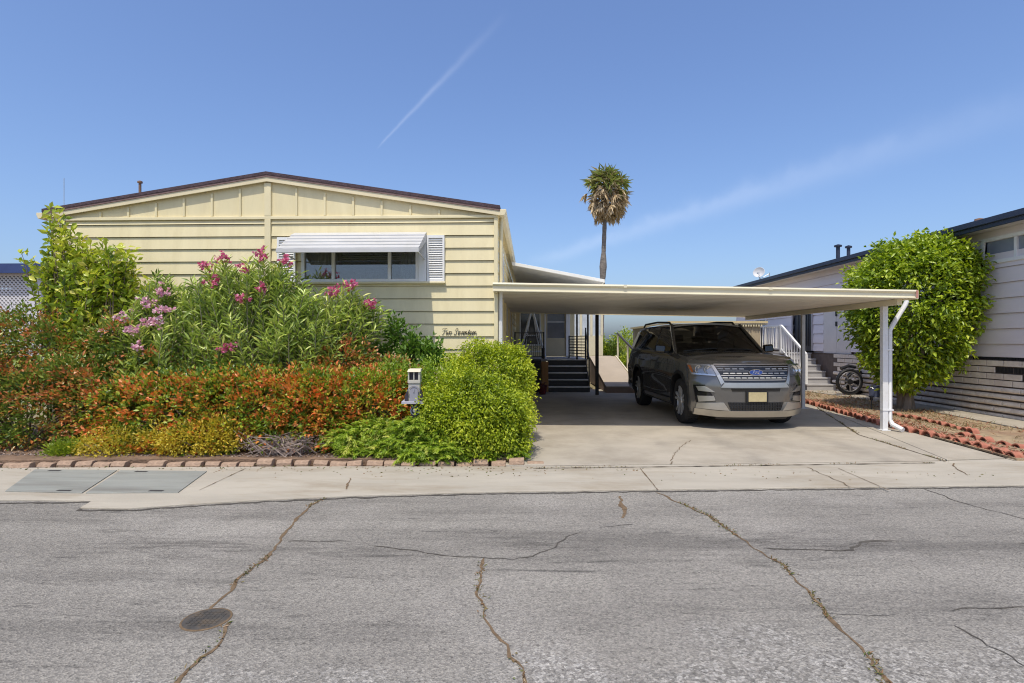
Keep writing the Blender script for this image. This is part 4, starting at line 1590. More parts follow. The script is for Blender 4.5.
b.build('block_skirting', blockm, nb, bevel=.004)
b2.build('skirting_vent', vent_m, nb)
b = MB()
for k in range(90):
    y = .05 + k * .035
    b.box(-.02, -.0005, y, y + .02, SKZ + .004, SKZ + .055)
b.build('skirting_vent', vent_m, nb)
b = MB()
b.box(-.06, .0, -.0, ln, SKZ + .0005, SKZ + .003)
b.build('skirting_cap', mortar, nb)
# windows
for (y0, y1, g0, g1), mull in ((WN, True), (WF, True)):
    f = MB()
    a0, a1 = oy(y0), oy(y1)
    for q in ((a0 - .07, a0, g0 - .07, g1 + .07), (a1, a1 + .07, g0 - .07, g1 + .07), (a0, a1, g0 - .07, g0), (a0, a1, g1, g1 + .07)):
        f.box(-.045, .06, *q)
    ym = a0 + (a1 - a0) * .62
    f.box(-.02, .05, ym - .03, ym + .03, g0 + .001, g1 - .001)
    fr = f.build('window', white_m, nb, bevel=.004)
    p = MB()
    p.box(.02, .026, a0, a1, g0, g1)
    p.build('pane', mat('sky_reflection_pane', (.24, .27, .34), .08, .1, 2, spec=.8), fr)  # opaque bluish base colour stands in for sky reflected in the glass
    p = MB()
    p.box(.12, .13, a0 - .1, a1 + .1, g0 - .1, g1 + .1)
    p.build('curtain', curtain_m, fr)
# dark door at the landing, pale utility doors
d = MB()
d.box(.03, .07, oy(DK[0]) + .01, oy(DK[1]) - .01, 1.2, 3.0)
dd = d.build('door', mat('door_blueblack', (.03, .035, .05), .4, .2, 4), nb)
d = MB()
for a_, c_ in ((oy(DK[0]) - .07, oy(DK[0])), (oy(DK[1]), oy(DK[1]) + .07)):
    d.box(-.04, .07, a_, c_, 1.2, 3.05)
d.box(-.039, .069, oy(DK[0]) - .07, oy(DK[1]) + .07, 3.051, 3.12)
d.build('door_frame', mat('frame_lilac', (.42, .39, .40), .5, .1, 4), nb)
d = MB()
for k in range(6):
    d.box(.012, .0295, oy(DK[0]) + .12 + .17 * k, oy(DK[0]) + .2 + .17 * k, 1.35, 2.9)
d.build('security_bars', black_m, dd)
um = mat('utility_cream', (.66, .61, .57), .55, .05, 3)
for y0, y1 in ((UT[0] + .01, (UT[0] + UT[1]) / 2 - .005), ((UT[0] + UT[1]) / 2 + .005, UT[1] - .01)):
    d = MB()
    d.box(-.02, .02, oy(y0), oy(y1), UT[2], UT[3])
    ud = d.build('utility_door', um, nb, bevel=.004)
d = MB()
for zz_ in (1.95, 2.25):
    d.box(-.045, -.0205, oy(16.85), oy(16.93), zz_, zz_ + .14)
d.build('latch', black_m, ud)
# steps and landing with white railing
steps = empty('entry_steps', (8.15, 16.75, .06), 'grey entry steps with white picket railing against the lilac house', 'steps')
sm = mat('step_grey', (.40, .385, .38), .75, .08, 4)
ns_, rise, tr = 6, .18, .29
swd = NX - .1 - 8.15
for i in range(ns_):
    b = MB()
    b.box(0, swd, i * tr, i * tr + tr + .02, rise * (i + 1) - .04, rise * (i + 1))
    b.build('tread', sm, steps, bevel=.004)
    b = MB()
    b.box(.01, swd - .01, i * tr + .02, i * tr + .04, rise * i + (0 if i == 0 else .0005), rise * (i + 1) - .041)
    b.build('riser', sm, steps)
b = MB()
b.box(0, swd, ns_ * tr + .021, ns_ * tr + 1.7, rise * ns_ - .06, rise * ns_)
b.build('landing', sm, steps)
b = MB()
wr = white_m
def picket(pa, pb, n):
    pa, pb = Vector(pa), Vector(pb)
    h = Vector((0, 0, .88))
    b.bar(pa + h, pb + h, .06, .06)
    b.bar(pa + h * .14, pb + h * .14, .04)
    for i in range(n + 1):
        q = pa.lerp(pb, i / n)
        w = .07 if i in (0, n) else .032
        b.bar(q + (h * 0 if i in (0, n) else h * .14), q + h, w)
zt = rise * ns_
picket((.02, .1, rise), (.02, ns_ * tr, zt), 9)
picket((.02, ns_ * tr + .05, zt), (.02, ns_ * tr + 1.65, zt), 9)
picket((.06, ns_ * tr + 1.65, zt), (swd, ns_ * tr + 1.65, zt), 6)
b.build('railing', wr, steps)
# roof fittings of that house
for k, (px, pt, r_, xx) in enumerate(((838, 245, .075, 10.0), (848.5, 246, .065, 10.0))):
    y = PXX(px, pt, xx).y
    z1_ = PXX(px, pt, xx).z
    zb = NEZ + .12 + (xx - NX + .42) * .152
    b = MB()
    b.tube([(xx - NX, oy(y), zb - .1), (xx - NX, oy(y), z1_ - .05)], r_ * .8, 12)
    b.lathe([(r_ * 1.5, z1_ - .06), (r_ * 1.55, z1_ - .01), (0, z1_ + .03)], 14, 'z', (xx - NX, oy(y), 0))
    b.build('flue', navy, nb, smooth=True)
vq = PXX(979, 218, 9.9)
b = MB()
b.tube([(vq.x - NX, oy(vq.y), NEZ), (vq.x - NX, oy(vq.y), vq.z - .05)], .05, 10)
b.lathe([(.09, vq.z - .08), (.08, vq.z - .02), (0, vq.z)], 12, 'z', (vq.x - NX, oy(vq.y), 0))
b.build('roof_vent', MATS['rusty_vent'], nb, smooth=True)
dq = PXX(759, 278, 8.9)
dish = empty('satellite_dish', (dq.x, dq.y, NEZ + .14), 'small pale satellite dish on the navy edged roof corner', 'dish')
b = MB()
b.lathe([(0, .07), (.12, .055), (.22, .015), (.30, -.05), (.31, -.045), (.22, .03), (.12, .068), (0, .085)], 24, 'y', (0, 0, 0))
o = b.build('reflector', mat('dish_grey', (.55, .55, .56), .5, .06, 4), dish, smooth=True)
o.scale = (.7, .7, .7)
o.location = (0, 0, .34)
o.rotation_euler = (R(-20), 0, R(-35))
b = MB()
b.tube([(.05, .02, 0), (.03, .05, .34)], .022, 8)
b.tube([(.02, 0, .24), (-.16, -.26, .28)], .012, 6)
b.box(-.19, -.14, -.31, -.26, .25, .31)
b.tube([(.42, .05, 0), (.42, .05, .34)], .02, 6)
b.tube([(.05, .03, .1), (.42, .05, .3)], .012, 6)
b.build('mast', grey_metal, dish)

# dark round reel and bucket by the skirting
wq = G(850, 395, .06)
reel = empty('hose_reel', (wq.x - .02, wq.y, .06), 'dark round spoked reel leaning by the block skirting left of the tree', 'reel')
for dx, dy, r_ in ((0, 0, .36), (.33, .22, .33)):
    b = MB()
    b.tube([(dx + (r_ - .045) * math.cos(t * .2618), dy, r_ + (r_ - .045) * math.sin(t * .2618)) for t in range(25)], .045, 8, False)
    w_ = b.build('wheel', black_m, reel, smooth=True)
    b = MB()
    b.tube([(dx + (r_ - .10) * math.cos(t * .2618), dy - .04, r_ + (r_ - .10) * math.sin(t * .2618)) for t in range(25)], .014, 6, False)
    for k in range(7):
        t = k * 2 * math.pi / 7 + .3
        b.bar((dx + .05 * math.cos(t), dy - .02, r_ + .05 * math.sin(t)), (dx + (r_ - .08) * math.cos(t), dy - .02, r_ + (r_ - .08) * math.sin(t)), .028)
    b.build('rim', mat('reel_grey', (.25, .24, .24), .4, .2, 6, metal=.5), w_)
    b = MB()
    b.lathe([(.0, dy - .05), (.07, dy - .05), (.07, dy + .05), (0, dy + .05)], 16, 'y', (dx, 0, r_))
    b.build('hub', black_m, w_)
b = MB()
b.bar((0, .04, .36), (.33, .2, .33), .06)
b.tube([(-.16, .12, .7), (.05, .12, .78), (.25, .16, .74)], .045, 8)
b.build('frame', black_m, reel, smooth=True)
bq = G(872, 397, .06)
bk = empty('bucket', (bq.x + .06, bq.y, .06), 'small blue grey bucket on the path between reel and tree', 'bucket')
b = MB()
b.lathe([(.11, 0), (.14, .28), (.15, .28), (.15, .30), (.13, .30), (.105, .03), (0, .03)], 20)
b.build('body', mat('bucket_blue', (.12, .14, .22), .5, .15, 5), bk, smooth=True)
b = MB()
b.tube([(.14 * math.cos(t * .3142), -.02 - .1 * math.sin(t * .3142), .28 - .06 * math.sin(t * .3142)) for t in range(11)], .006, 5)
b.build('handle', grey_metal, bk)
# garden stake lamp
sq = G(871.5, 409.5, .045)
sl = empty('path_light', (sq.x, sq.y, .045), 'short black stake lamp in the dry bed between post and reel', 'lamp')
b = MB()
b.tube([(0, 0, -.03), (0, 0, .2)], .012, 6)
b.build('stake', black_m, sl)
b = MB()
b.lathe([(.03, .2), (.035, .26), (.055, .265), (.05, .285), (0, .3)], 14)
b.build('lamp_head', black_m, sl, smooth=True)

# ------------------------------------------------------------------ carport screen next door, on the left
lx1 = PY(43, 290, 14.0).x
lt = empty('lattice_carport', (lx1, 14.0, 0), 'white lattice screened carport with navy fascia at the left edge', 'carport')
b = MB()
ztp = PY(20, 276, 14).z
latm = mat('lattice_white', (.62, .60, .62), .6, .05, 4)
Wl = 4.2
sp = .105
k = -int(3.2 / sp)
zb_ = ztp - 2.0
for sgn, yy in ((1, 0), (-1, -.013)):
    k = -40
    while k * sp < Wl + 3:
        # diagonal slat clipped to the panel
        x0_, x1_ = -Wl - .4, -.33
        c0 = x0_ - 2.2 + k * sp * 1.0 + (0 if sgn > 0 else 0)
        pts = []
        xa, za = c0, zb_
        xb_, zbb = c0 + 2.0, ztp
        if sgn < 0:
            xa, xb_ = xb_, xa
        t0, t1 = 0.0, 1.0
        dx = xb_ - xa
        for lo, hi in ((x0_, x1_),):
            ta, tb = (lo - xa) / dx, (hi - xa) / dx
            if ta > tb: ta, tb = tb, ta
            t0, t1 = max(t0, ta), min(t1, tb)
        if t1 > t0 + .01:
            b.bar((xa + dx * t0, yy, za + (zbb - za) * t0), (xa + dx * t1, yy, za + (zbb - za) * t1), .034, .010, up=(0, 1, 0))
        k += 1
b.build('lattice', latm, lt)
b = MB()
b.box(-.33, -.02, -.04, .04, 0, ztp + .02)
b.box(-Wl - .4, -.331, -.03, .03, ztp, ztp + .07)
b.box(-Wl - .4, -.331, -.03, .03, zb_ - .07, zb_)
b.build('frame', mat('screen_frame', (.60, .58, .64), .55, .05, 4), lt, bevel=.005)
b = MB()
b.box(-Wl - .6, .25, -.25, 6, PY(20, 271.5, 13.75).z, PY(20, 270, 13.75).z + .02)
b.box(-Wl - .6, .25, -.28, -.251, PY(20, 273, 13.75).z, PY(20, 263.5, 13.75).z)
b.build('roof', mat('bright_navy', (.035, .055, .16), .45, .1, 4), lt)
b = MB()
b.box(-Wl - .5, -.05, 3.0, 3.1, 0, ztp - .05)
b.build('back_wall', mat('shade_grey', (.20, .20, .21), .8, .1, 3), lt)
# ------------------------------------------------------------------ the SUV
paint = mat('suv_paint', (.150, .143, .132), .18, .04, 8, metal=.55, coat=1.0, spec=.5)
suv_black = mat('suv_black_trim', (.016, .016, .017), .45, .2, 12)
suv_gloss = mat('suv_gloss_black', (.012, .012, .013), .08, .2, 9, spec=.6)
suv_silver = mat('suv_silver', (.50, .48, .44), .32, .05, 8, metal=.85)
chrome = mat('chrome', (.75, .74, .72), .12, .03, 5, metal=1.0)
rubber = mat('tyre_rubber', (.025, .024, .023), .85, .25, 14, .2, 70)
suv_glass = glass_mat('suv_glass', (.16, .165, .16), .02, .01)
suv_tint = glass_mat('suv_tinted_glass', (.10, .105, .10), .14, .01)
lamp_glass = glass_mat('lamp_lens', (.9, .9, .9), .05, .03)
lamp_in = mat('lamp_reflector', (.72, .72, .72), .15, .1, 14, metal=.9)
amber = mat('amber_lens', (.65, .16, .02), .2, .1, 8)
suv_seat = mat('suv_seat', (.05, .045, .04), .8, .2, 8)

CARX, CARY = 3.75, 9.40
suv = empty('parked_suv', (CARX, CARY, .022), 'dark grey brown SUV parked facing the street under the carport', 'car', rz=R(4.0))
suv.scale = (1.0, 1.0, 1.055)


def uf(x, z):
    """depth of the nose behind its foremost point"""
    ax = abs(x) / .99
    d = .36 * ax ** 3.6 + .05 * ax ** 2
    if z > .60:
        d += .22 * ((z - .60) / .55) ** 2.4
    if z < .34:
        d += .14 * ((.34 - z) / .2) ** 1.5
    return d


def ur(x, z):
    ax = abs(x) / .99
    d = 5.03 - .30 * ax ** 4
    if z > .75:
        d -= .20 * ((z - .75) / .45) ** 1.5
    if z < .4:
        d -= .12 * (.4 - z) / .2
    return d


LV = [0, .05, .14, .26, .40, .52, .60, .66, .76, .87, .95, 1.0]
def side_off(f):
    xs = [0, .05, .14, .26, .40, .52, .60, .66, .76, .87, .95, 1.0]
    os_ = [-.09, -.035, -.015, -.022, -.012, -.004, 0.0, -.012, -.022, -.034, -.055, -.085]
    return float(np.interp(f, xs, os_))


def ztop(u):
    return float(np.interp(u, [0, .25, .5, .9, 1.3, 1.6, 3.0, 4.4, 5.1], [1.075, 1.10, 1.13, 1.16, 1.188, 1.20, 1.225, 1.25, 1.22]))


def zbot(u):
    return float(np.interp(u, [0, .4, 1.2, 4.2, 5.1], [.20, .22, .25, .26, .32]))


fx = [0, .15, .3, .44, .56, .67, .76, .83, .89, .935, .97, .99]
su = [.50, .62, .76, .93, 1.1, 1.25, 1.45, 1.75, 2.1, 2.5, 2.9, 3.3, 3.6, 3.8, 4.0, 4.2, 4.4, 4.55]
rxs = fx[::-1]


def body_ring(f):
    half = []
    for i, x in enumerate(fx):
        u0 = .35 * (x / .99) ** 3
        z = zbot(u0) + (ztop(u0) - zbot(u0)) * f
        half.append((x * (1 + side_off(f) / .99), uf(x, z), z))
    ue = uf(.99, zbot(.6) + (ztop(.6) - zbot(.6)) * f)
    for u in su:
        if u < 1.25:
            u = ue + .03 + (u - .50) / .75 * (1.22 - ue)
        z = zbot(u) + (ztop(u) - zbot(u)) * f
        w = .99 + .012 * math.exp(-((u - .95) / .5) ** 2) + .012 * math.exp(-((u - 3.8) / .5) ** 2) - .02 * math.exp(-((u - 2.4) / .7) ** 2) * (1 if .2 < f < .6 else 0)
        half.append((w + side_off(f), u, z))
    for x in rxs:
        z0 = zbot(4.8) + (ztop(4.8) - zbot(4.8)) * f
        half.append((x * (1 + side_off(f) / .99), ur(x, z0), z0))
    return half


b = MB()
rings = [body_ring(f) for f in LV]
nh = len(rings[0])
vs, fs = [], []
full = []
for rg in rings:
    loop = rg + [(-p[0], p[1], p[2]) for p in rg[-2:0:-1]]
    full.append(len(vs))
    vs += loop
nl = len(rings[0]) * 2 - 2
for k in range(len(LV) - 1):
    for i in range(nl):
        j = (i + 1) % nl
        fs.append((full[k] + i, full[k] + j, full[k + 1] + j, full[k + 1] + i))
# caps: strips across, crowned on top
def cap(k, crown):
    M = 8
    rows = []
    for i in range(nh):
        a = full[k] + i
        c = full[k] + (nl - i) % nl
        if a == c:
            rows.append([a])
            continue
        pa = vs[a]
        row = [a]
        for m_ in range(1, M):
            t = 1 - 2 * m_ / M
            bul = crown * (1 - t * t) * min(1, abs(pa[0]) / .9)
            if crown and pa[1] < 1.3:
                bul += .012 * math.exp(-((abs(t) - .62) / .10) ** 2)
            vs.append((pa[0] * t, pa[1], pa[2] + bul))
            row.append(len(vs) - 1)
        row.append(c)
        rows.append(row)
    for r0, r1 in zip(rows[:-1], rows[1:]):
        if len(r0) == 1:
            for m_ in range(len(r1) - 1):
                fs.append((r0[0], r1[m_], r1[m_ + 1]))
        elif len(r1) == 1:
            for m_ in range(len(r0) - 1):
                fs.append((r1[0], r0[m_ + 1], r0[m_]))
        else:
            for m_ in range(M):
                fs.append((r0[m_], r1[m_], r1[m_ + 1], r0[m_ + 1]))
cap(len(LV) - 1, .055)
cap(0, 0)
b.add(vs, fs)
body = b.build('body', [paint, suv_black], suv, clean=True)
WZ, WR = .385, .385
WU = (.945, 3.80)
cut = MB()
for u in WU:
    for s in (-1, 1):
        x0_, x1_ = (.62, 1.3) if s > 0 else (-1.3, -.62)
        cut.lathe([(0, x0_), (.455, x0_), (.455, x1_), (0, x1_)], 40, 'x', (0, u, WZ + .02))
cuto = cut.build('cutter', suv_black, suv, clean=True)
bo = body.modifiers.new('arch', 'BOOLEAN')
bo.operation = 'DIFFERENCE'
bo.object = cuto
bo.solver = 'EXACT'
try:
    bo.material_mode = 'TRANSFER'
except Exception:
    pass
bpy.context.view_layer.update()
dg = bpy.context.evaluated_depsgraph_get()
me = bpy.data.meshes.new_from_object(body.evaluated_get(dg))
body.modifiers.clear()
body.data = me
bpy.data.objects.remove(cuto)
me.polygons.foreach_set('use_smooth', [True] * len(me.polygons))
me.set_sharp_from_angle(angle=R(28))


def sx_at(u, z):
    """half width of the flank at length u, height z"""
    f = (z - zbot(u)) / (ztop(u) - zbot(u))
    w = .99 + .012 * math.exp(-((u - .95) / .5) ** 2) + .012 * math.exp(-((u - 3.8) / .5) ** 2) - .02 * math.exp(-((u - 2.4) / .7) ** 2) * (1 if .2 < f < .6 else 0)
    return w + side_off(min(max(f, 0), 1))


def patch(b, corners, off=.012, depth=.03, nx=10, nz=4, fn=None, mirror=False):
    """a panel on the nose: corners (x, z) bottom-left, bottom-right, top-right, top-left, laid on the curved front"""
    for sg in ((1, -1) if mirror else (1,)):
        c = [(sg * p[0], p[1]) for p in corners]
        def P_(u, v, o):
            x = (c[0][0] * (1 - u) + c[1][0] * u) * (1 - v) + (c[3][0] * (1 - u) + c[2][0] * u) * v
            z = (c[0][1] * (1 - u) + c[1][1] * u) * (1 - v) + (c[3][1] * (1 - u) + c[2][1] * u) * v
            return (x, uf(x, z) - o, z)
        vs, fs = [], []
        for o in (off, off - depth):
            vs += [P_(i / nx, j / nz, o) for j in range(nz + 1) for i in range(nx + 1)]
        n1 = (nx + 1) * (nz + 1)
        for j in range(nz):
            for i in range(nx):
                a = j * (nx + 1) + i
                fs.append((a, a + 1, a + nx + 2, a + nx + 1))
        edge = [i for i in range(nx + 1)] + [j * (nx + 1) + nx for j in range(1, nz + 1)] + [nz * (nx + 1) + i for i in range(nx - 1, -1, -1)] + [j * (nx + 1) for j in range(nz - 1, 0, -1)]
        for a, c_ in zip(edge, edge[1:] + edge[:1]):
            fs.append((a, c_, n1 + c_, n1 + a))
        b.add(vs, fs)
    return b


# nose
b = MB(); patch(b, [(-.52, .755), (.52, .755), (.64, 1.03), (-.64, 1.03)], .006, .03, 16, 5)
grille = b.build('grille', suv_gloss, suv, smooth=True)
b = MB()
for z in (.83, .90, .97):
    for k in range(-5, 6):
        xw = .52 + (z - .755) * .44
        xa = k * xw / 5.5 + (.045 if z == .90 else 0)
        if abs(xa) < xw - .04 and not (abs(xa) < .15 and z > .83):
            patch(b, [(xa - .043, z - .011), (xa + .043, z - .011), (xa + .036, z + .007), (xa - .036, z + .007)], .022, .02, 2, 1)
b.build('grille_bars', mat('grille_silver', (.42, .41, .39), .55, .08, 9, metal=.2), grille)
b = MB()
for z in (.795, .865, .935, 1.00):
    xw = .51 + (z - .755) * .44
    patch(b, [(-xw, z - .005), (xw, z - .005), (xw, z + .005), (-xw, z + .005)], .016, .014, 16, 1)
b.build('grille_slats', mat('grille_silver', (.42, .41, .39), .55, .08, 9, metal=.2), grille)
b = MB(); patch(b, [(-.575, .675), (.575, .675), (.52, .753), (-.52, .753)], .024, .04, 16, 2)
b.build('grille_surround', suv_silver, suv, smooth=True)
b = MB()
patch(b, [(.52, .753), (.575, .72), (.685, 1.03), (.645, 1.03)], .02, .03, 3, 6, mirror=True)
patch(b, [(-.645, 1.031), (.645, 1.031), (.635, 1.045), (-.635, 1.045)], .014, .02, 14, 1)
b.build('grille_frame', suv_silver, suv, smooth=True)
# blue oval badge with its script
b = MB()
zc_ = .915
ub = uf(0, zc_) - .045
def oval(rx_, rz_, y0_, y1_):
    n = 36
    pr = [(rx_ * math.cos(2 * math.pi * k / n), y0_, zc_ + rz_ * math.sin(2 * math.pi * k / n)) for k in range(n)]
    bb = MB(); bb.prism(pr, (0, y1_ - y0_, 0)); return bb
oval(.118, .048, ub + .004, ub + .03).build('badge_rim', chrome, grille)
badge = oval(.110, .041, ub, ub + .003).build('badge', mat('badge_blue', (.02, .06, .27), .25, .1, 10, coat=.6), grille)
handwriting('Ford', .135, lambda x, z: (-.068 + x, ub - .001, zc_ - .022 + z * .95), .0032).build('badge_script', chrome, badge)
# headlamps
hl_c = [(.625, .85), (.95, .865), (.985, 1.04), (.69, 1.035)]
for sg in (1, -1):
    c = [(sg * p[0], p[1]) for p in hl_c]
    b = MB(); patch(b, c, .006, .03, 10, 3)
    h = b.build('headlight', mat('lamp_housing', (.40, .40, .40), .25, .1, 12, metal=.7), suv, smooth=True)
    b = MB()
    for xx, r_ in ((.735, .06), (.86, .06)):
        zz_ = .952
        b.lathe([(0, .0), (r_ * .7, -.012), (r_, -.03), (r_ + .006, -.03), (r_ + .006, .02)], 18, 'y', (sg * xx, uf(xx, zz_) - .002, zz_))
    patch(b, [(sg * .64, .858), (sg * .94, .873), (sg * .945, .893), (sg * .65, .876)], .014, .015, 8, 1)
    b.build('lamp_bowl', lamp_in, h, smooth=True)
    b = MB(); patch(b, [(sg * .925, .90), (sg * .948, .902), (sg * .98, 1.018), (sg * .948, 1.016)], .016, .02, 3, 3)
    b.build('turn_signal', amber, h, smooth=True)
    b = MB(); patch(b, [(sg * .628, .853), (sg * .95, .868), (sg * .984, 1.038), (sg * .692, 1.033)], .042, .004, 10, 3)
    b.build('lens', lamp_glass, h, smooth=True)
    # fog lamp housing, C-shaped
    b = MB(); patch(b, [(sg * .64, .46), (sg * .90, .42), (sg * .94, .70), (sg * .80, .71)], .010, .03, 8, 5)
    f_ = b.build('fog_lamp', suv_gloss, suv, smooth=True)
    b = MB()
    patch(b, [(sg * .66, .60), (sg * .88, .61), (sg * .91, .685), (sg * .80, .69)], .026, .03, 6, 2)
    patch(b, [(sg * .655, .468), (sg * .88, .435), (sg * .895, .53), (sg * .68, .54)], .026, .03, 6, 2)
    b.build('fog_trim', suv_silver, f_, smooth=True)
# bumper: slot, plate, lower grille, silver lip with raised ends
b = MB(); patch(b, [(-.40, .615), (.40, .615), (.42, .66), (-.42, .66)], .005, .03, 12, 1)
b.build('bumper_slot', suv_gloss, suv, smooth=True)
b = MB(); patch(b, [(-.42, .315), (.42, .315), (.47, .445), (-.47, .445)], .006, .03, 12, 3)
lg = b.build('lower_grille', suv_gloss, suv, smooth=True)
b = MB()
for k in range(-9, 10):
    patch(b, [(k * .046 - .006, .325), (k * .046 + .006, .325), (k * .046 + .006, .437), (k * .046 - .006, .437)], .014, .012, 1, 2)
for z in (.36, .40):
    patch(b, [(-.44, z - .005), (.44, z - .005), (.44, z + .005), (-.44, z + .005)], .016, .014, 12, 1)
b.build('mesh_bars', suv_black, lg)
b = MB()
patch(b, [(-.62, .205), (.62, .205), (.60, .310), (-.60, .310)], .034, .06, 16, 3)
for sg in (1, -1):
    patch(b, [(sg * .60, .205), (sg * .93, .225), (sg * .93, .33), (sg * .60, .31)], .033, .06, 8, 2)
    patch(b, [(sg * .45, .312), (sg * .92, .335), (sg * .90, .42), (sg * .54, .44)], .031, .06, 8, 2)
b.build('skid_plate', suv_silver, suv, smooth=True)
b = MB()
patch(b, [(-.60, .16), (.60, .16), (.62, .204), (-.62, .204)], .0, .05, 12, 1)
b.build('air_dam', suv_black, suv, smooth=True)
b = MB()
yp = uf(0, .53) - .04
b.box(-.185, .185, yp + .004, yp + .03, .445, .615)
pl = b.build('plate_holder', suv_black, suv, bevel=.006)
b = MB()
b.box(-.152, .152, yp - .004, yp + .003, .458, .605)
b.build('licence_plate', mat('plate_tan', (.48, .40, .22), .5, .12, 12), pl, bevel=.004)
# greenhouse: roof, pillars, panes
RZ = 1.70
def gh_w(z): return float(np.interp(z, [1.18, 1.66, 1.76], [.905, .735, .66]))
WB, WT = 1.36, 2.16                                       # windscreen base and head along the car
ROOF_B = 4.62
b = MB()
def roof_fn(u, v):
    y = WT - .06 + (ROOF_B + .10 - WT + .06) * v
    t = 2 * u - 1
    w = .74 - .05 * max(0, v - .7) / .3
    zt_ = RZ + .05 * (1 - t ** 2) + .035 * math.sin(math.pi * min(1, v * .9 + .05)) - .02 * abs(t) ** 6
    return (w * t, y + (.06 * t * t if v < .5 else 0), zt_)
b.grid(roof_fn, 14, 14)
n1 = len(b.v)
b.grid(lambda u, v: (roof_fn(u, v)[0] * .97, roof_fn(u, v)[1], roof_fn(u, v)[2] - .06), 14, 14)
ed_ = [i for i in range(15)] + [j * 15 + 14 for j in range(1, 15)] + [14 * 15 + i for i in range(13, -1, -1)] + [j * 15 for j in range(13, 0, -1)]
b.add([], [])
for a, c_ in zip(ed_, ed_[1:] + ed_[:1]):
    b.f.append((a, c_, n1 + c_, n1 + a)); b.mi.append(0)
b.build('roof', paint, suv, smooth=True, angle=50)
def wpt(t, v, o=0.0):
    """point on the windscreen: t -1..1 across, v 0..1 up"""
    w = .86 * (1 - v) + .70 * v
    y = WB + (WT - WB) * v + (.16 * (1 - v) + .08 * v) * t * t - .02
    z = 1.19 + (RZ + .02 - 1.19) * v + .05 * (1 - t * t) * (1 - v) + .03 * (1 - t * t) * v
    return (w * t, y - o, z + o * .7)
b = MB(); b.grid(lambda u, v: wpt(2 * u - 1, v), 14, 6)
ws = b.build('windscreen', suv_glass, suv, smooth=True)
b = MB(); b.grid(lambda u, v: wpt((2 * u - 1), -.10 + .10 * v, .004), 14, 2)
b.build('cowl', suv_black, suv, smooth=True)
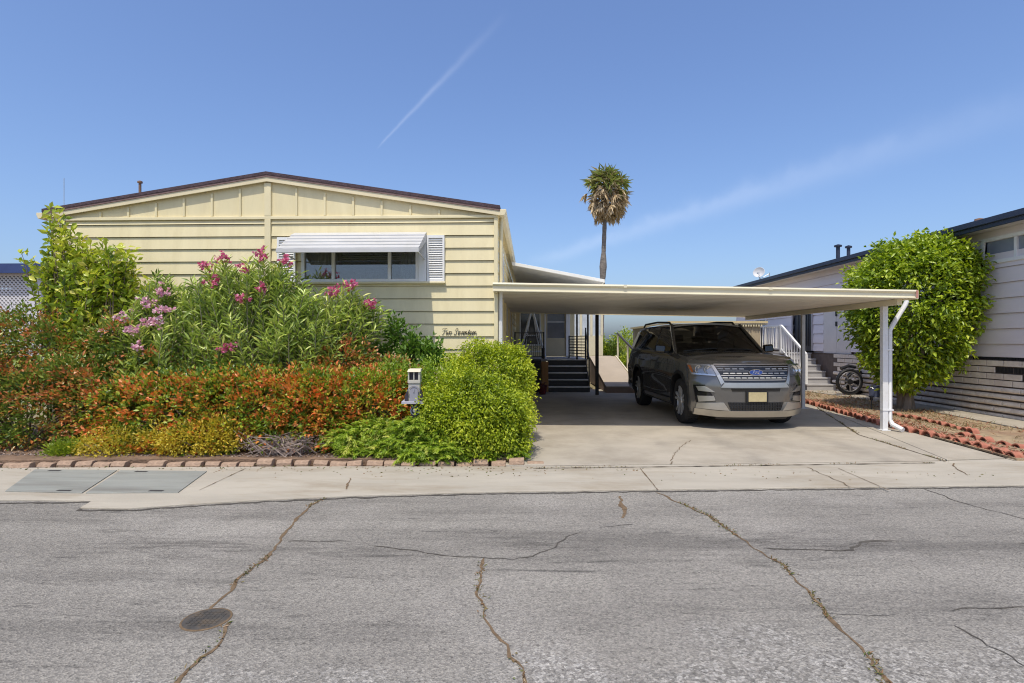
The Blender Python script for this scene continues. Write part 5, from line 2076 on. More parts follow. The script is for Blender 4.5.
for s in (-1, 1):
    b = MB()
    q0, q1 = Vector(wpt(s * 1.0, -.05)), Vector(wpt(s * 1.0, 1.0))
    b.bar(q0, q1, .075, .06, up=(s, 0, 0))
    b.build('windscreen_pillar', paint, suv, bevel=.02)
    # window band: pane polygon in the leaning side plane, with black surround and pillars
    def sp_(u, z, o=0.0):
        return (s * (gh_w(z) + o), u, z)
    belt = lambda u: 1.205 + .02 * (u - 1.6)
    head = lambda u: float(np.interp(u, [1.6, 2.1, 2.5, 3.5, 4.3, 4.8], [1.30, 1.60, 1.665, 1.675, 1.655, 1.60]))
    spans = [(1.74, 2.76, suv_tint), (2.84, 3.66, suv_tint), (3.74, 4.50, suv_tint)]
    for u0, u1, gm in spans:
        b = MB()
        n = 10
        vs = [sp_(u0 + (u1 - u0) * i / n, belt(u0 + (u1 - u0) * i / n), .004) for i in range(n + 1)] + [sp_(u0 + (u1 - u0) * i / n, head(u0 + (u1 - u0) * i / n), .004) for i in range(n + 1)]
        b.add(vs, [(i, i + 1, n + 2 + i, n + 1 + i) for i in range(n)])
        b.build('side_window', gm, suv)
    for u0, u1, mm in ((2.76, 2.84, suv_gloss), (3.66, 3.74, suv_gloss)):
        b = MB()
        b.hexa([sp_(u0, belt(u0), -.03), sp_(u1, belt(u1), -.03), sp_(u1, belt(u1), .01), sp_(u0, belt(u0), .01), sp_(u0, head(u0), -.03), sp_(u1, head(u1), -.03), sp_(u1, head(u1), .01), sp_(u0, head(u0), .01)])
        b.build('door_pillar', mm, suv)
    b = MB()
    b.hexa([sp_(4.50, belt(4.5), -.05), sp_(4.92, belt(4.9), -.10), sp_(4.92, belt(4.9), -.02), sp_(4.50, belt(4.5), .012), sp_(4.34, head(4.3), -.05), sp_(4.66, head(4.6), -.08), sp_(4.66, head(4.6), -.01), sp_(4.34, head(4.3), .012)])
    b.build('rear_pillar', paint, suv, bevel=.02)
    # bright strip under the glass, roof rail, cladding, doors, handles
    b = MB()
    for i in range(12):
        ua, ub_ = 1.62 + 2.95 * i / 12, 1.62 + 2.95 * (i + 1) / 12
        b.hexa([sp_(ua, belt(ua) - .022, -.02), sp_(ub_, belt(ub_) - .022, -.02), sp_(ub_, belt(ub_) - .022, .016), sp_(ua, belt(ua) - .022, .016),
                sp_(ua, belt(ua) - .002, -.02), sp_(ub_, belt(ub_) - .002, -.02), sp_(ub_, belt(ub_) - .002, .014), sp_(ua, belt(ua) - .002, .014)])
    b.build('belt_strip', suv_gloss, suv)
    b = MB()
    pts = [(s * .665, 2.35, RZ + .01), (s * .665, 2.45, RZ + .075), (s * .665, 3.3, RZ + .105), (s * .655, 4.3, RZ + .085), (s * .65, 4.45, RZ + .02)]
    b.tube(pts, .02, 8)
    b.build('roof_rail', suv_black, suv, smooth=True)
    b = MB()                                             # sill cladding between the arches
    for i in range(10):
        ua, ub_ = 1.43 + 1.88 * i / 10, 1.43 + 1.88 * (i + 1) / 10
        def cl(u, z, o): return (s * (sx_at(u, z) + o), u, z)
        b.hexa([cl(ua, .265, -.03), cl(ub_, .265, -.03), cl(ub_, .265, .016), cl(ua, .265, .016), cl(ua, .41, -.03), cl(ub_, .41, -.03), cl(ub_, .41, .012), cl(ua, .41, .012)])
    b.build('sill_cladding', suv_black, suv)
    for wu in WU:
        b = MB()                                         # arch lip
        vs, fs = [], []
        n = 26
        for i in range(n + 1):
            t = math.radians(-18 + 216 * i / n)
            for r_, o in ((.452, -.02), (.452, .014), (.505, .010), (.505, -.02)):
                y, z = wu + r_ * math.cos(t), WZ + .02 + r_ * math.sin(t)
                yy = min(max(y, .52), 4.5)
                xw = sx_at(yy, min(max(z, .27), 1.0)) if y > .5 else .985 - max(0, .55 - y) * .35
                vs.append((s * (xw + o), y, max(z, .24)))
        for i in range(n):
            for k in range(4):
                fs.append((4 * i + k, 4 * i + (k + 1) % 4, 4 * i + 4 + (k + 1) % 4, 4 * i + 4 + k))
        b.add(vs, fs)
        b.build('wheel_arch', suv_black, suv, smooth=True, angle=40)
    # shut lines
    b = MB()
    for uu in (1.66, 2.80, 3.62):
        for i in range(8):
            za, zb2 = .42 + .75 * i / 8, .42 + .75 * (i + 1) / 8
            sh = lambda z: uu - (.0 if uu != 3.62 else .22 * max(0, (.85 - z)))
            b.hexa([(s * (sx_at(uu, za) - .01), sh(za), za), (s * (sx_at(uu, za) - .01), sh(za) + .009, za), (s * (sx_at(uu, za) + .002), sh(za) + .009, za), (s * (sx_at(uu, za) + .002), sh(za), za),
                    (s * (sx_at(uu, zb2) - .01), sh(zb2), zb2), (s * (sx_at(uu, zb2) - .01), sh(zb2) + .009, zb2), (s * (sx_at(uu, zb2) + .002), sh(zb2) + .009, zb2), (s * (sx_at(uu, zb2) + .002), sh(zb2), zb2)])
    b.build('door_seam', suv_black, suv)
    for u0 in (2.50, 3.38):
        b = MB()
        xw = sx_at(u0, 1.02)
        b.tube([(s * (xw - .01), u0, 1.02), (s * (xw + .035), u0 + .03, 1.022), (s * (xw + .035), u0 + .17, 1.027), (s * (xw - .01), u0 + .2, 1.03)], .014, 8)
        b.build('door_handle', paint, suv, smooth=True)
    # mirror
    b = MB()
    vs, fs = [], []
    b.hexa([(s * .90, 1.72, 1.19), (s * 1.0, 1.72, 1.185), (s * 1.0, 1.80, 1.185), (s * .90, 1.80, 1.19), (s * .90, 1.73, 1.235), (s * 1.0, 1.73, 1.23), (s * 1.0, 1.79, 1.23), (s * .90, 1.79, 1.235)])
    mbase = b.build('mirror', suv_black, suv, bevel=.01)
    b = MB()
    b.hexa([(s * .985, 1.68, 1.19), (s * 1.19, 1.71, 1.205), (s * 1.19, 1.80, 1.205), (s * .985, 1.82, 1.19), (s * .985, 1.70, 1.34), (s * 1.17, 1.72, 1.355), (s * 1.17, 1.80, 1.355), (s * .985, 1.82, 1.34)])
    b.build('mirror_cap', suv_gloss, mbase, bevel=.03)
    # wheels
    for wu in WU:
        w = MB()
        xo = s * .97
        ins = s * .72
        prof = [(.26, -.13), (.345, -.128), (.375, -.115), (.385, -.08), (.386, .08), (.375, .115), (.345, .128), (.27, .13), (.262, .10), (.262, -.10)]
        w.lathe(prof + prof[:1], 44, 'x', (s * .845, wu, WZ), cap=False)
        for k in range(44):                              # tread blocks
            t = 2 * math.pi * k / 44
            if k % 1 == 0:
                ca, sa = math.cos(t), math.sin(t)
                for x_ in (-.075, -.02, .035):
                    p = Vector((s * .845 + x_, wu + .383 * ca, WZ + .383 * sa))
                    tt = Vector((0, -sa, ca)) * .018
                    nn = Vector((0, ca, sa)) * .007
                    xx = Vector((.042, 0, 0))
                    w.add([p - tt, p + tt, p + tt + xx, p - tt + xx, p - tt + nn, p + tt + nn, p + tt + xx + nn, p - tt + xx + nn], [(4, 5, 6, 7), (0, 1, 5, 4), (1, 2, 6, 5), (2, 3, 7, 6), (3, 0, 4, 7)])
        wh = w.build('wheel', rubber, suv, smooth=True, angle=35)
        r_ = MB()
        xf = s * .965
        r_.lathe([(.262, 0), (.270, s * -.004), (.272, s * -.02), (.258, s * -.05), (.25, s * -.16)], 40, 'x', (xf, wu, WZ), cap=False)
        for k in range(5):
            for dd_ in (-.16, .16):
                t = 2 * math.pi * k / 5 + math.pi / 2
                ca, sa = math.cos(t + dd_ * .5), math.sin(t + dd_ * .5)
                cb, sb = math.cos(t + dd_ * 1.2), math.sin(t + dd_ * 1.2)
                r_.bar((xf - s * .03, wu + .05 * ca, WZ + .05 * sa), (xf - s * .012, wu + .256 * cb, WZ + .256 * sb), .034, .03, up=(1, 0, 0))
        r_.lathe([(.0, 0), (.055, s * -.004), (.07, s * -.025), (.07, s * -.06)], 20, 'x', (xf, wu, WZ), cap=False)
        r_.build('rim', mat('alloy', (.58, .57, .55), .35, .06, 8, metal=.5), wh, smooth=True, angle=30)
        r_ = MB()
        r_.lathe([(.0, 0), (.25, 0), (.25, s * -.02), (0, s * -.02)], 30, 'x', (xf - s * .11, wu, WZ))
        r_.build('brake_disc', suv_black, wh)
    # tail lamp
    b = MB()
    b.hexa([(s * .86, 4.86, .95), (s * .965, 4.70, .95), (s * .965, 4.60, .95), (s * .80, 4.7, .95), (s * .84, 4.82, 1.17), (s * .925, 4.66, 1.17), (s * .925, 4.58, 1.17), (s * .80, 4.7, 1.17)])
    b.build('tail_light', mat('tail_red', (.35, .01, .01), .2, .1, 9), suv, bevel=.01)
# tailgate glass
b = MB()
b.grid(lambda u, v: ((2 * u - 1) * (.72 * (1 - v) + .62 * v), 4.90 - .24 * v - .06 * (2 * u - 1) ** 2, 1.24 + .42 * v), 8, 3)
b.build('rear_window', suv_glass, suv, smooth=True)
# interior: dash, seats, wheel
b = MB()
b.prism([(-.78, 1.62, 1.20), (-.78, 1.95, 1.28), (-.78, 2.1, 1.24), (-.78, 2.1, 1.20)], (1.56, 0, 0))
b.build('dashboard', suv_black, suv, bevel=.02)
for y, zh_ in ((2.65, 1.50), (3.55, 1.48)):
    for x in (-.38, .38):
        b = MB()
        b.hexa([(x - .24, y, 1.20), (x + .24, y, 1.20), (x + .24, y + .12, 1.20), (x - .24, y + .12, 1.20), (x - .19, y + .1, zh_ - .12), (x + .19, y + .1, zh_ - .12), (x + .19, y + .2, zh_ - .12), (x - .19, y + .2, zh_ - .12)])
        b.box(x - .12, x + .12, y + .11, y + .2, zh_ - .10, zh_ + .04)
        b.build('seat', suv_seat, suv, bevel=.02)
b = MB()
b.tube([(.38 + .18 * math.cos(t * .3142), 2.13 - .06 * math.sin(t * .3142), 1.33 + .16 * math.sin(t * .3142)) for t in range(21)], .016, 6, False)
b.build('steering_wheel', suv_black, suv, smooth=True)
b = MB()
b.box(-.12, .12, 2.09, 2.12, 1.56, 1.62)
b.build('rear_view_mirror', suv_black, suv, bevel=.01)
# wipers
b = MB()
for x0_, x1_ in ((-.72, -.08), (.02, .66)):
    p0, p1 = wpt(x0_ / .86, .03, .02), wpt(x1_ / .86, .06, .02)
    b.bar(p0, p1, .014)
b.build('wiper', suv_black, suv)
# ------------------------------------------------------------------ planting
hedge_m = leaf_mat('hedge_leaf', [(0.0, (0.072, 0.138, 0.021)), (.28, (0.193, 0.307, 0.033)), (.46, (0.403, 0.476, 0.046)), (.58, (0.612, 0.323, 0.058)), (.76, (0.741, 0.176, 0.046)), (1.0, (0.750, 0.338, 0.116))], .25)
rust_m = leaf_mat('rust_leaf', [(0.0, (0.067, 0.120, 0.023)), (.28, (0.171, 0.264, 0.037)), (.46, (0.329, 0.360, 0.063)), (.60, (0.488, 0.240, 0.063)), (.78, (0.610, 0.180, 0.063)), (1.0, (0.732, 0.360, 0.179))], .25)
lime_m = leaf_mat('lime_leaf', [(0.0, (0.092, 0.154, 0.020)), (.35, (0.251, 0.346, 0.033)), (.7, (0.528, 0.589, 0.066)), (1.0, (0.726, 0.666, 0.132))], .35)
olea_m = leaf_mat('oleander_leaf', [(0.0, (0.096, 0.154, 0.029)), (.30, (0.242, 0.338, 0.069)), (.6, (0.467, 0.583, 0.104)), (1.0, (0.750, 0.750, 0.219))], .3, .30)
yell_m = leaf_mat('yellow_leaf', [(0.0, (.16, .19, .03)), (.35, (.50, .44, .05)), (.7, (.74, .58, .07)), (1.0, (.75, .62, .20))], .3)
cypr_m = leaf_mat('cypress_leaf', [(0.0, (0.086, 0.141, 0.013)), (.35, (0.251, 0.346, 0.020)), (.7, (0.475, 0.550, 0.029)), (1.0, (0.660, 0.678, 0.066))], .35, .55)
fern_m = leaf_mat('juniper_leaf', [(0.0, (0.096, 0.185, 0.021)), (.4, (0.266, 0.400, 0.035)), (.75, (0.451, 0.569, 0.058)), (1.0, (0.644, 0.646, 0.139))], .35)
ficus_m = leaf_mat('ficus_leaf', [(0.0, (0.059, 0.115, 0.011)), (.35, (0.172, 0.269, 0.018)), (.68, (0.396, 0.499, 0.033)), (1.0, (0.620, 0.678, 0.077))], .32, .35)
mid_m = leaf_mat('midgreen_leaf', [(0.0, (0.040, 0.090, 0.013)), (.5, (0.119, 0.230, 0.033)), (1.0, (0.290, 0.435, 0.066))], .3, .4)
dryl_m = leaf_mat('dry_twig_leaf', [(0.0, (.17, .12, .09)), (.5, (.30, .23, .19)), (1.0, (.44, .36, .31))], .15)
pink_m = leaf_mat('pink_petal', [(0.0, (.55, .10, .22)), (.5, (.66, .16, .30)), (1.0, (.74, .30, .42))], .3)
pale_m = leaf_mat('pale_pink_petal', [(0.0, (.66, .30, .42)), (.5, (.74, .42, .52)), (1.0, (.80, .58, .64))], .3)


def flowers(root, spots, m, rad=.07, n=26, size=.035):
    base = root.location
    for (x, y, z) in spots:
        k = n
        P = np.array([x - base.x, y - base.y, z - base.z]) + RNG.normal(size=(k, 3)) * [rad, rad, rad * .75]
        PP = np.repeat(P, 5, 0)
        D = RNG.normal(size=PP.shape) + [0, -.5, .5]
        leaves('flower', PP, D, RNG.uniform(.7, 1.2, len(PP)) * size, size * .8, RNG.random(len(PP)), m, root, .15, .2, .6)


def B(px, py, Y, rpx, rpz, ry):
    """a foliage mass centred on pixel px, py at depth Y, with pixel half-sizes"""
    c_ = PY(px, py, Y)
    return (c_.x, c_.y, c_.z, rpx / FPX * Y, ry, rpz / FPX * Y)


# low hedge along the street, red new tips over green: three stretches
shrub('hedge_shrub', 'long low hedge with red orange tips in front of the oleander', [B(205, 418, 7.35, 82, 46, .42), B(262, 416, 7.35, 80, 48, .42), B(150, 424, 7.4, 60, 46, .4)],
      hedge_m, 1300, 15, .040, .062, .036, red=.42, tips=.06, tint0=.47, tintv=.62, seed=1, pw=4.0, green_top=1.02, n_stem=22, shell=.5, lump=.20, rw=.9)
shrub('hedge_shrub', 'red tipped hedge shrub between the dry twigs and the mailbox', [B(345, 412, 7.5, 60, 42, .42), B(386, 410, 7.6, 36, 40, .35), B(318, 412, 7.4, 40, 44, .38)],
      hedge_m, 860, 15, .040, .062, .036, red=.48, tips=.06, tint0=.45, tintv=.62, seed=2, pw=2.8, n_stem=18, shell=.5, lump=.2, rw=.9)
shrub('rust_shrub', 'broad rusty orange shrub spreading at the left edge', [B(30, 412, 7.45, 72, 52, .45), B(80, 405, 7.5, 60, 50, .42), B(-40, 400, 7.5, 60, 64, .45)],
      rust_m, 1120, 14, .043, .064, .036, red=.38, tips=.06, tint0=.42, tintv=.62, seed=3, n_stem=20, shell=.5, lump=.24, rw=.9, pw=2.5)
shrub('rust_shrub', 'taller rusty red shrub below the pale lattice screen', [B(22, 352, 8.1, 52, 44, .45), B(62, 360, 8.0, 44, 42, .45), B(-30, 352, 8.2, 40, 46, .4)],
      rust_m, 620, 14, .047, .068, .036, red=.40, tips=.06, tint0=.42, tintv=.62, seed=4, n_stem=16, lump=.28, rw=.9)
shrub('rust_shrub', 'orange brown shrub under the right end of the oleander', [B(342, 364, 8.0, 34, 22, .35), B(388, 378, 8.0, 30, 18, .3), B(318, 374, 7.9, 28, 18, .3)],
      rust_m, 430, 14, .042, .062, .034, red=.52, tips=.06, tint0=.46, tintv=.6, seed=5, n_stem=12, lump=.25, rw=.9)
shrub('rust_shrub', 'dark green and rust shrub between rusty shrub and pale pink oleander', [B(118, 362, 7.9, 44, 48, .42), B(160, 378, 7.75, 40, 34, .4)],
      rust_m, 540, 14, .043, .062, .034, red=.25, tips=.05, tint0=.40, tintv=.6, seed=6, n_stem=12, lump=.25, rw=.9)

# oleander and the lime shrub: leaves set along arching canes
def cane_shrub(name, label, blobs, base, m, n_cane, L, Wd, per, ang, tint0, tintv, seed, cat='shrub', fl=None, fmat=None, r0=.011, cmat=None, bend=.25, part=.62, clus=1):
    root = empty(name, base, label, cat)
    C, Dn, dep = blob_points(blobs, n_cane, .45, .30, 2.4, seed=seed)
    P, D, T, S_ = [], [], [], []
    sb = MB()
    base = Vector(base)
    for c_, dn in zip(C, Dn):
        tip = Vector(c_)
        rt = base + Vector((random.gauss(0, .18) + (tip.x - base.x) * .55, random.gauss(0, .12) + (tip.y - base.y) * .4, 0))
        mid_ = rt.lerp(tip, .55) + Vector((-(tip.x - rt.x) * bend, -(tip.y - rt.y) * bend, .1 * (tip.z - rt.z)))
        pts = [rt * (1 - s) ** 2 + mid_ * 2 * s * (1 - s) + tip * s * s for s in [k / 8 for k in range(9)]]
        sb.tube([p - base for p in pts], [r0 * (1 - .75 * k / 8) for k in range(9)], 4)
        ct = random.gauss(0, .5)
        ln = (tip - rt).length
        n = max(5, int(per * min(1.0, part)))
        for k in range(n):
            f = 1 - min(part, .62 / max(ln, .3) * part * 1.6) * (k / n) ** .9
            i0 = min(int(f * 8), 7)
            p = pts[i0].lerp(pts[i0 + 1], f * 8 - i0)
            ax = (pts[i0 + 1] - pts[i0]).normalized()
            a = ax.orthogonal().normalized()
            bq = ax.cross(a)
            th = k * 2.4 + random.gauss(0, .3)
            el = ang * (1.15 - .55 * (f - .4)) + random.gauss(0, .15)
            d = ax * math.cos(el) + (a * math.cos(th) + bq * math.sin(th)) * math.sin(el)
            for q in range(clus):
                P.append(p - base + (Vector((random.gauss(0, .03), random.gauss(0, .03), random.gauss(0, .03))) if clus > 1 else Vector()))
                D.append(d + (Vector((random.gauss(0, .4), random.gauss(0, .4), random.gauss(0, .4))) if clus > 1 else Vector()))
                T.append(tint0 + tintv * (.5 * ct + .3 * random.gauss(0, 1)) + .25 * max(0, f - .85) / .15 * tintv)
                S_.append(random.uniform(.7, 1.15))
    P, D, T, S_ = np.array([list(p) for p in P]), np.array([list(d) for d in D]), np.array(T), np.array(S_)
    leaves('foliage', P, D, L * S_, Wd * S_, T, m, root, .16, .12, .5, .35)
    sb.build('stem', cmat or twig_mat, root, smooth=True)
    if fl:                                                  # each truss sits at the end of the nearest cane
        CC_ = C[C[:, 1] < np.quantile(C[:, 1], .6)]
        fl = [tuple(CC_[int(np.argmin(np.abs(CC_[:, 0] - q[0] * CC_[:, 1] / q[1]) + np.abs(CC_[:, 2] - 1.5 - (q[2] - 1.5) * CC_[:, 1] / q[1])))] + np.array([0, -.07, .04])) for q in fl]
        flowers(root, fl, fmat, n=15, rad=.05, size=.048)
    return root


cane = mat('cane', (.24, .22, .14), .8, .2, 9)
cane_shrub('oleander', 'large oleander with deep pink flowers covering the house front left of the window',
           [B(226, 292, 8.15, 30, 34, .40), B(272, 290, 8.15, 36, 36, .40), B(314, 318, 8.0, 38, 32, .42), B(352, 318, 8.2, 20, 38, .3), B(370, 326, 8.2, 15, 34, .25), B(250, 338, 7.9, 66, 40, .45), B(300, 352, 7.85, 52, 28, .4), B(196, 302, 8.2, 22, 22, .3)],
           (*PY(268, 385, 8.15).xy, .07), olea_m, 640, .155, .030, 38, .92, .42, .52, 8, 'shrub',
           [tuple(PY(*q)) for q in ((264, 256, 7.8), (231, 263, 7.8), (240, 272, 7.75), (263, 285, 7.7), (354, 271, 7.8), (379, 293, 7.85), (218, 343, 7.4), (229, 350, 7.35), (212, 356, 7.4), (206, 268, 7.9), (338, 300, 7.7), (300, 376, 7.2), (302, 384, 7.2), (236, 358, 7.3), (245, 300, 7.6), (290, 262, 7.8), (222, 285, 7.7))], pink_m, .013, cane)
cane_shrub('oleander', 'shorter oleander with pale pink flowers between lime shrub and deep pink oleander',
           [B(160, 296, 8.1, 22, 26, .32), B(138, 335, 7.9, 26, 30, .34), B(176, 342, 7.8, 34, 38, .4), B(155, 368, 7.7, 38, 26, .36)],
           (*PY(158, 385, 7.95).xy, .07), olea_m, 230, .15, .030, 36, .92, .38, .48, 9, 'shrub',
           [tuple(PY(*q)) for q in ((128, 319, 7.4), (124, 333, 7.4), (131, 347, 7.35), (142, 349, 7.35), (150, 327, 7.4), (165, 306, 7.5), (174, 299, 7.6), (152, 312, 7.5), (137, 333, 7.35), (161, 320, 7.4))], pale_m, .012, cane)

# tall lime shrub at the house corner
cane_shrub('lime_shrub', 'tall lime green shrub at the left corner of the cream house',
           [B(64, 246, 8.35, 17, 38, .22), B(46, 262, 8.3, 22, 18, .22), B(84, 262, 8.3, 20, 20, .2), B(116, 258, 8.3, 18, 28, .2), B(84, 300, 8.3, 44, 36, .36), B(98, 346, 8.2, 44, 44, .4), B(134, 290, 8.4, 20, 20, .22)],
           (*PY(90, 400, 8.3).xy, .07), lime_m, 210, .125, .062, 22, .95, .48, .55, 7, 'shrub', None, None, .013, twig_mat, .1, .8, 2)

# little upright evergreen against the wall
shrub('upright_evergreen', 'young upright evergreen with glossy leaves below the shadowed house wall',
      [B(394, 338, 8.5, 9, 28, .13), B(412, 350, 8.5, 9, 26, .13), B(428, 356, 8.5, 10, 20, .15), B(438, 356, 8.5, 5, 17, .1), B(405, 374, 8.4, 32, 22, .3), B(378, 360, 8.5, 10, 16, .14)],
      mid_m, 260, 12, .045, .085, .05, ow=.6, up=.7, rw=.7, tint0=.55, tintv=.4, seed=10, n_stem=16, shell=.9)

# yellow ground shrubs, small green plant, dry twigs
shrub('yellow_shrub', 'low yellow leaved shrub at the foot of the hedge', [B(190, 441, 7.0, 44, 20, .22), B(212, 437, 7.02, 26, 18, .2)],
      yell_m, 420, 13, .045, .045, .024, tint0=.5, tintv=.36, seed=11, n_stem=10, lump=.3, rw=.9)
shrub('yellow_shrub', 'sparse yellow and tan shrub left of the fuller yellow one', [B(120, 446, 6.98, 34, 16, .2), B(100, 450, 6.98, 26, 12, .18)],
      yell_m, 260, 11, .05, .04, .02, tint0=.38, tintv=.45, seed=12, n_stem=12, lump=.3, rw=.9)
shrub('small_green_shrub', 'small bright green shrub behind the brick edging at the left', [B(66, 455, 6.95, 18, 11, .16)],
      lime_m, 130, 12, .04, .045, .024, tint0=.35, tintv=.3, seed=13, n_stem=6)
dq0 = PY(284, 457, 7.0)
dr = empty('dry_shrub', (dq0.x, 7.0, .08), 'dead grey brown twiggy shrub in front of the red hedge', 'shrub')
tb = MB()
for k in range(165):
    t = random.uniform(0, 2 * math.pi)
    l = random.uniform(.25, .62)
    p0 = Vector((random.gauss(0, .16), random.gauss(0, .06), 0))
    p1 = p0 + Vector((math.cos(t) * l * .5, math.sin(t) * l * .25, random.uniform(.08, .24)))
    p2 = p1 + Vector((math.cos(t + random.gauss(0, .8)) * l * .4, math.sin(t) * l * .2, random.uniform(-.12, .08)))
    tb.tube([p0, p1, p2], [.006, .0045, .002], 4)
tb.build('twig', mat('dead_twig', (.36, .29, .25), .95, .25, 12), dr)
PP_ = RNG.normal(size=(900, 3)) * [.22, .08, .05] + [0, 0, .12]
PP_[:, 2] = np.abs(PP_[:, 2])
leaves('dead_leaf', PP_, RNG.normal(size=PP_.shape), .035, .012, RNG.random(900), dryl_m, dr)

# clipped cypress-like bush of two lobes beside the driveway
shrub('round_bush', 'big rounded yellow green bush beside the driveway', [B(472, 422, 7.35, 53, 46, .52), B(462, 430, 7.2, 40, 36, .42), B(496, 428, 7.3, 30, 40, .42)],
      cypr_m, 1500, 28, .045, .042, .022, tint0=.40, tintv=.42, tips=.12, seed=14, pw=2.6, n_stem=14, lump=.22, shell=.42, ow=.6, up=-.1, rw=.9, curl=.4)
shrub('round_bush', 'second rounded yellow green bush behind the bigger one, below the house lettering', [B(489, 377, 8.35, 42, 33, .5), B(466, 384, 8.3, 26, 26, .4), B(508, 386, 8.25, 22, 36, .42)],
      cypr_m, 950, 28, .045, .042, .022, tint0=.48, tintv=.42, tips=.12, seed=15, pw=2.4, n_stem=10, lump=.22, shell=.42, ow=.6, up=0, rw=.9, curl=.4)

# spreading juniper: feathery fronds
def juniper(label, centers, seed, n=150, tint0=.5):
    c0 = np.mean([list(PY(*c[:3])) for c in centers], 0)
    root = empty('spreading_juniper', (c0[0], c0[1], .07), label, 'shrub')
    P, D, T = [], [], []
    sb = MB()
    for (px, py, Y, l) in centers:
        o = PY(px, py, Y)
        for k in range(n):
            t = random.uniform(0, 2 * math.pi)
            el = random.uniform(.1, 1.1)
            ll = l * random.uniform(.5, 1.15)
            d = Vector((math.cos(t) * math.cos(el), math.sin(t) * math.cos(el) * .7, math.sin(el)))
            p0 = o + Vector((random.gauss(0, l * .22), random.gauss(0, l * .14), random.uniform(-.05, .08)))
            tt = random.gauss(0, .18)
            prev = p0
            nseg = 12
            for s in range(1, nseg + 1):
                f = s / nseg
                p = p0 + d * ll * f + Vector((0, 0, -.45 * ll * f * f))
                ax = (p - prev).normalized()
                sd = ax.cross(Vector((0, 0, 1))).normalized()
                for sg in (-1, 1):
                    for q in range(2):
                        P.append(prev.lerp(p, q * .5) - root.location)
                        D.append(sd * sg * .8 + ax * .9 + Vector((random.gauss(0, .25), random.gauss(0, .25), random.gauss(0, .25))))
                        T.append(tint0 + tt + .25 * (f - .5) + random.gauss(0, .1))
                if p.z < .05:
                    break
                prev = p
    P, D, T = np.array([list(p) for p in P]), np.array([list(d) for d in D]), np.array(T)
    ok = P[:, 2] + .07 > .03
    leaves('foliage', P[ok], D[ok], RNG.uniform(.025, .05, ok.sum()), .011, T[ok], fern_m, root, .2, .2)
    stems('stem', (0, 0, 0), [tuple(P[i]) for i in RNG.choice(len(P), 12)], twig_mat, root, .01)


juniper('feathery green juniper spilling over the brick edging by the mailbox', [(405, 448, 6.9, .34), (425, 452, 6.85, .32), (445, 455, 6.8, .26), (415, 462, 6.72, .22), (385, 452, 6.95, .3), (404, 434, 6.93, .24), (432, 438, 6.93, .24), (416, 428, 6.86, .15)], 1)
juniper('yellow green juniper with arching fronds right of the dry twigs', [(345, 442, 7.05, .34), (362, 436, 7.1, .36), (380, 430, 7.15, .34), (352, 455, 6.92, .22)], 2, tint0=.62)
juniper('small trailing juniper at the foot of the round bush beside the driveway', [(515, 460, 6.95, .20), (490, 463, 6.85, .18), (470, 463, 6.85, .16)], 3, 70, .42)
shrub('green_filler_shrub', 'soft bright green shrub above the juniper beside the mailbox', [B(372, 384, 7.42, 30, 15, .2), B(396, 376, 7.6, 20, 14, .2), B(440, 390, 7.9, 26, 30, .3)],
      fern_m, 420, 14, .05, .045, .018, tint0=.42, tintv=.35, seed=16, n_stem=10, lump=.25)

# litter of leaves on the bed and pavement
n = 2600
xs = RNG.uniform(-7.5, -.2, n)
ys = 6.82 + np.abs(RNG.normal(0, .16, n))
lo = leaves('leaf_litter', np.stack([xs, ys, np.full(n, .075)], 1), RNG.normal(size=(n, 3)) * [1, 1, .15], RNG.uniform(.02, .05, n), .014, RNG.random(n), dryl_m)
tag(lo, 'fallen dry leaves and bits of twig scattered on the soil behind the brick edging', 'leaf litter', kind='stuff')

n = 700
xs = RNG.uniform(-7.2, 5.5, n)
ys = 6.62 - np.abs(RNG.normal(0, .22, n)) - .03 * xs * (xs > 0)
keepm = (xs < .2) | (RNG.random(n) < .25)
lo2 = leaves('gutter_litter', np.stack([xs, ys, np.full(n, .019)], 1)[keepm], (RNG.normal(size=(n, 3)) * [1, 1, .1])[keepm], RNG.uniform(.012, .04, n)[keepm], .012, RNG.random(n)[keepm], weed_m)
tag(lo2, 'dry leaf bits and grit lying in the pale concrete gutter', 'leaf litter', kind='stuff')

# brick edging along the street
brick_m = mat('edging_brick', (.36, .25, .175), .9, .28, 9, .7, 40, dirt=(.22, .15, .105), dirt_amt=.6, dirt_scale=6)
bb = MB()
pr = [(0, -.05, 0), (0, -.055, .05), (0, -.035, .085), (0, .0, .095), (0, .05, .09), (0, .05, 0)]
bb.prism(pr, (.195, 0, 0))
br0 = bb.build('edging_brick', brick_m, bevel=.008)
bl = 'one of the rough red brown bricks edging the planting bed along the gutter'
pa, pb = G(-14, 467.2), G(545, 465.0)
nbk = int((pb - pa).length / .215)
ang = math.atan2(pb.y - pa.y, pb.x - pa.x)
k2 = 0
for i in range(nbk):
    p = pa.lerp(pb, i / nbk)
    o = br0 if i == 0 else br0.copy()
    if i: COL.objects.link(o)
    o.location = (p.x, p.y + random.gauss(0, .016), -.018 + random.uniform(-.026, .006))
    o.rotation_euler = (random.gauss(0, .10), random.gauss(0, .04), ang + random.gauss(0, .05))
    o.scale = (random.uniform(.85, 1.06), 1, random.uniform(.8, 1.1))
    tag(o, bl, 'brick', 'bricks edging the planting bed')

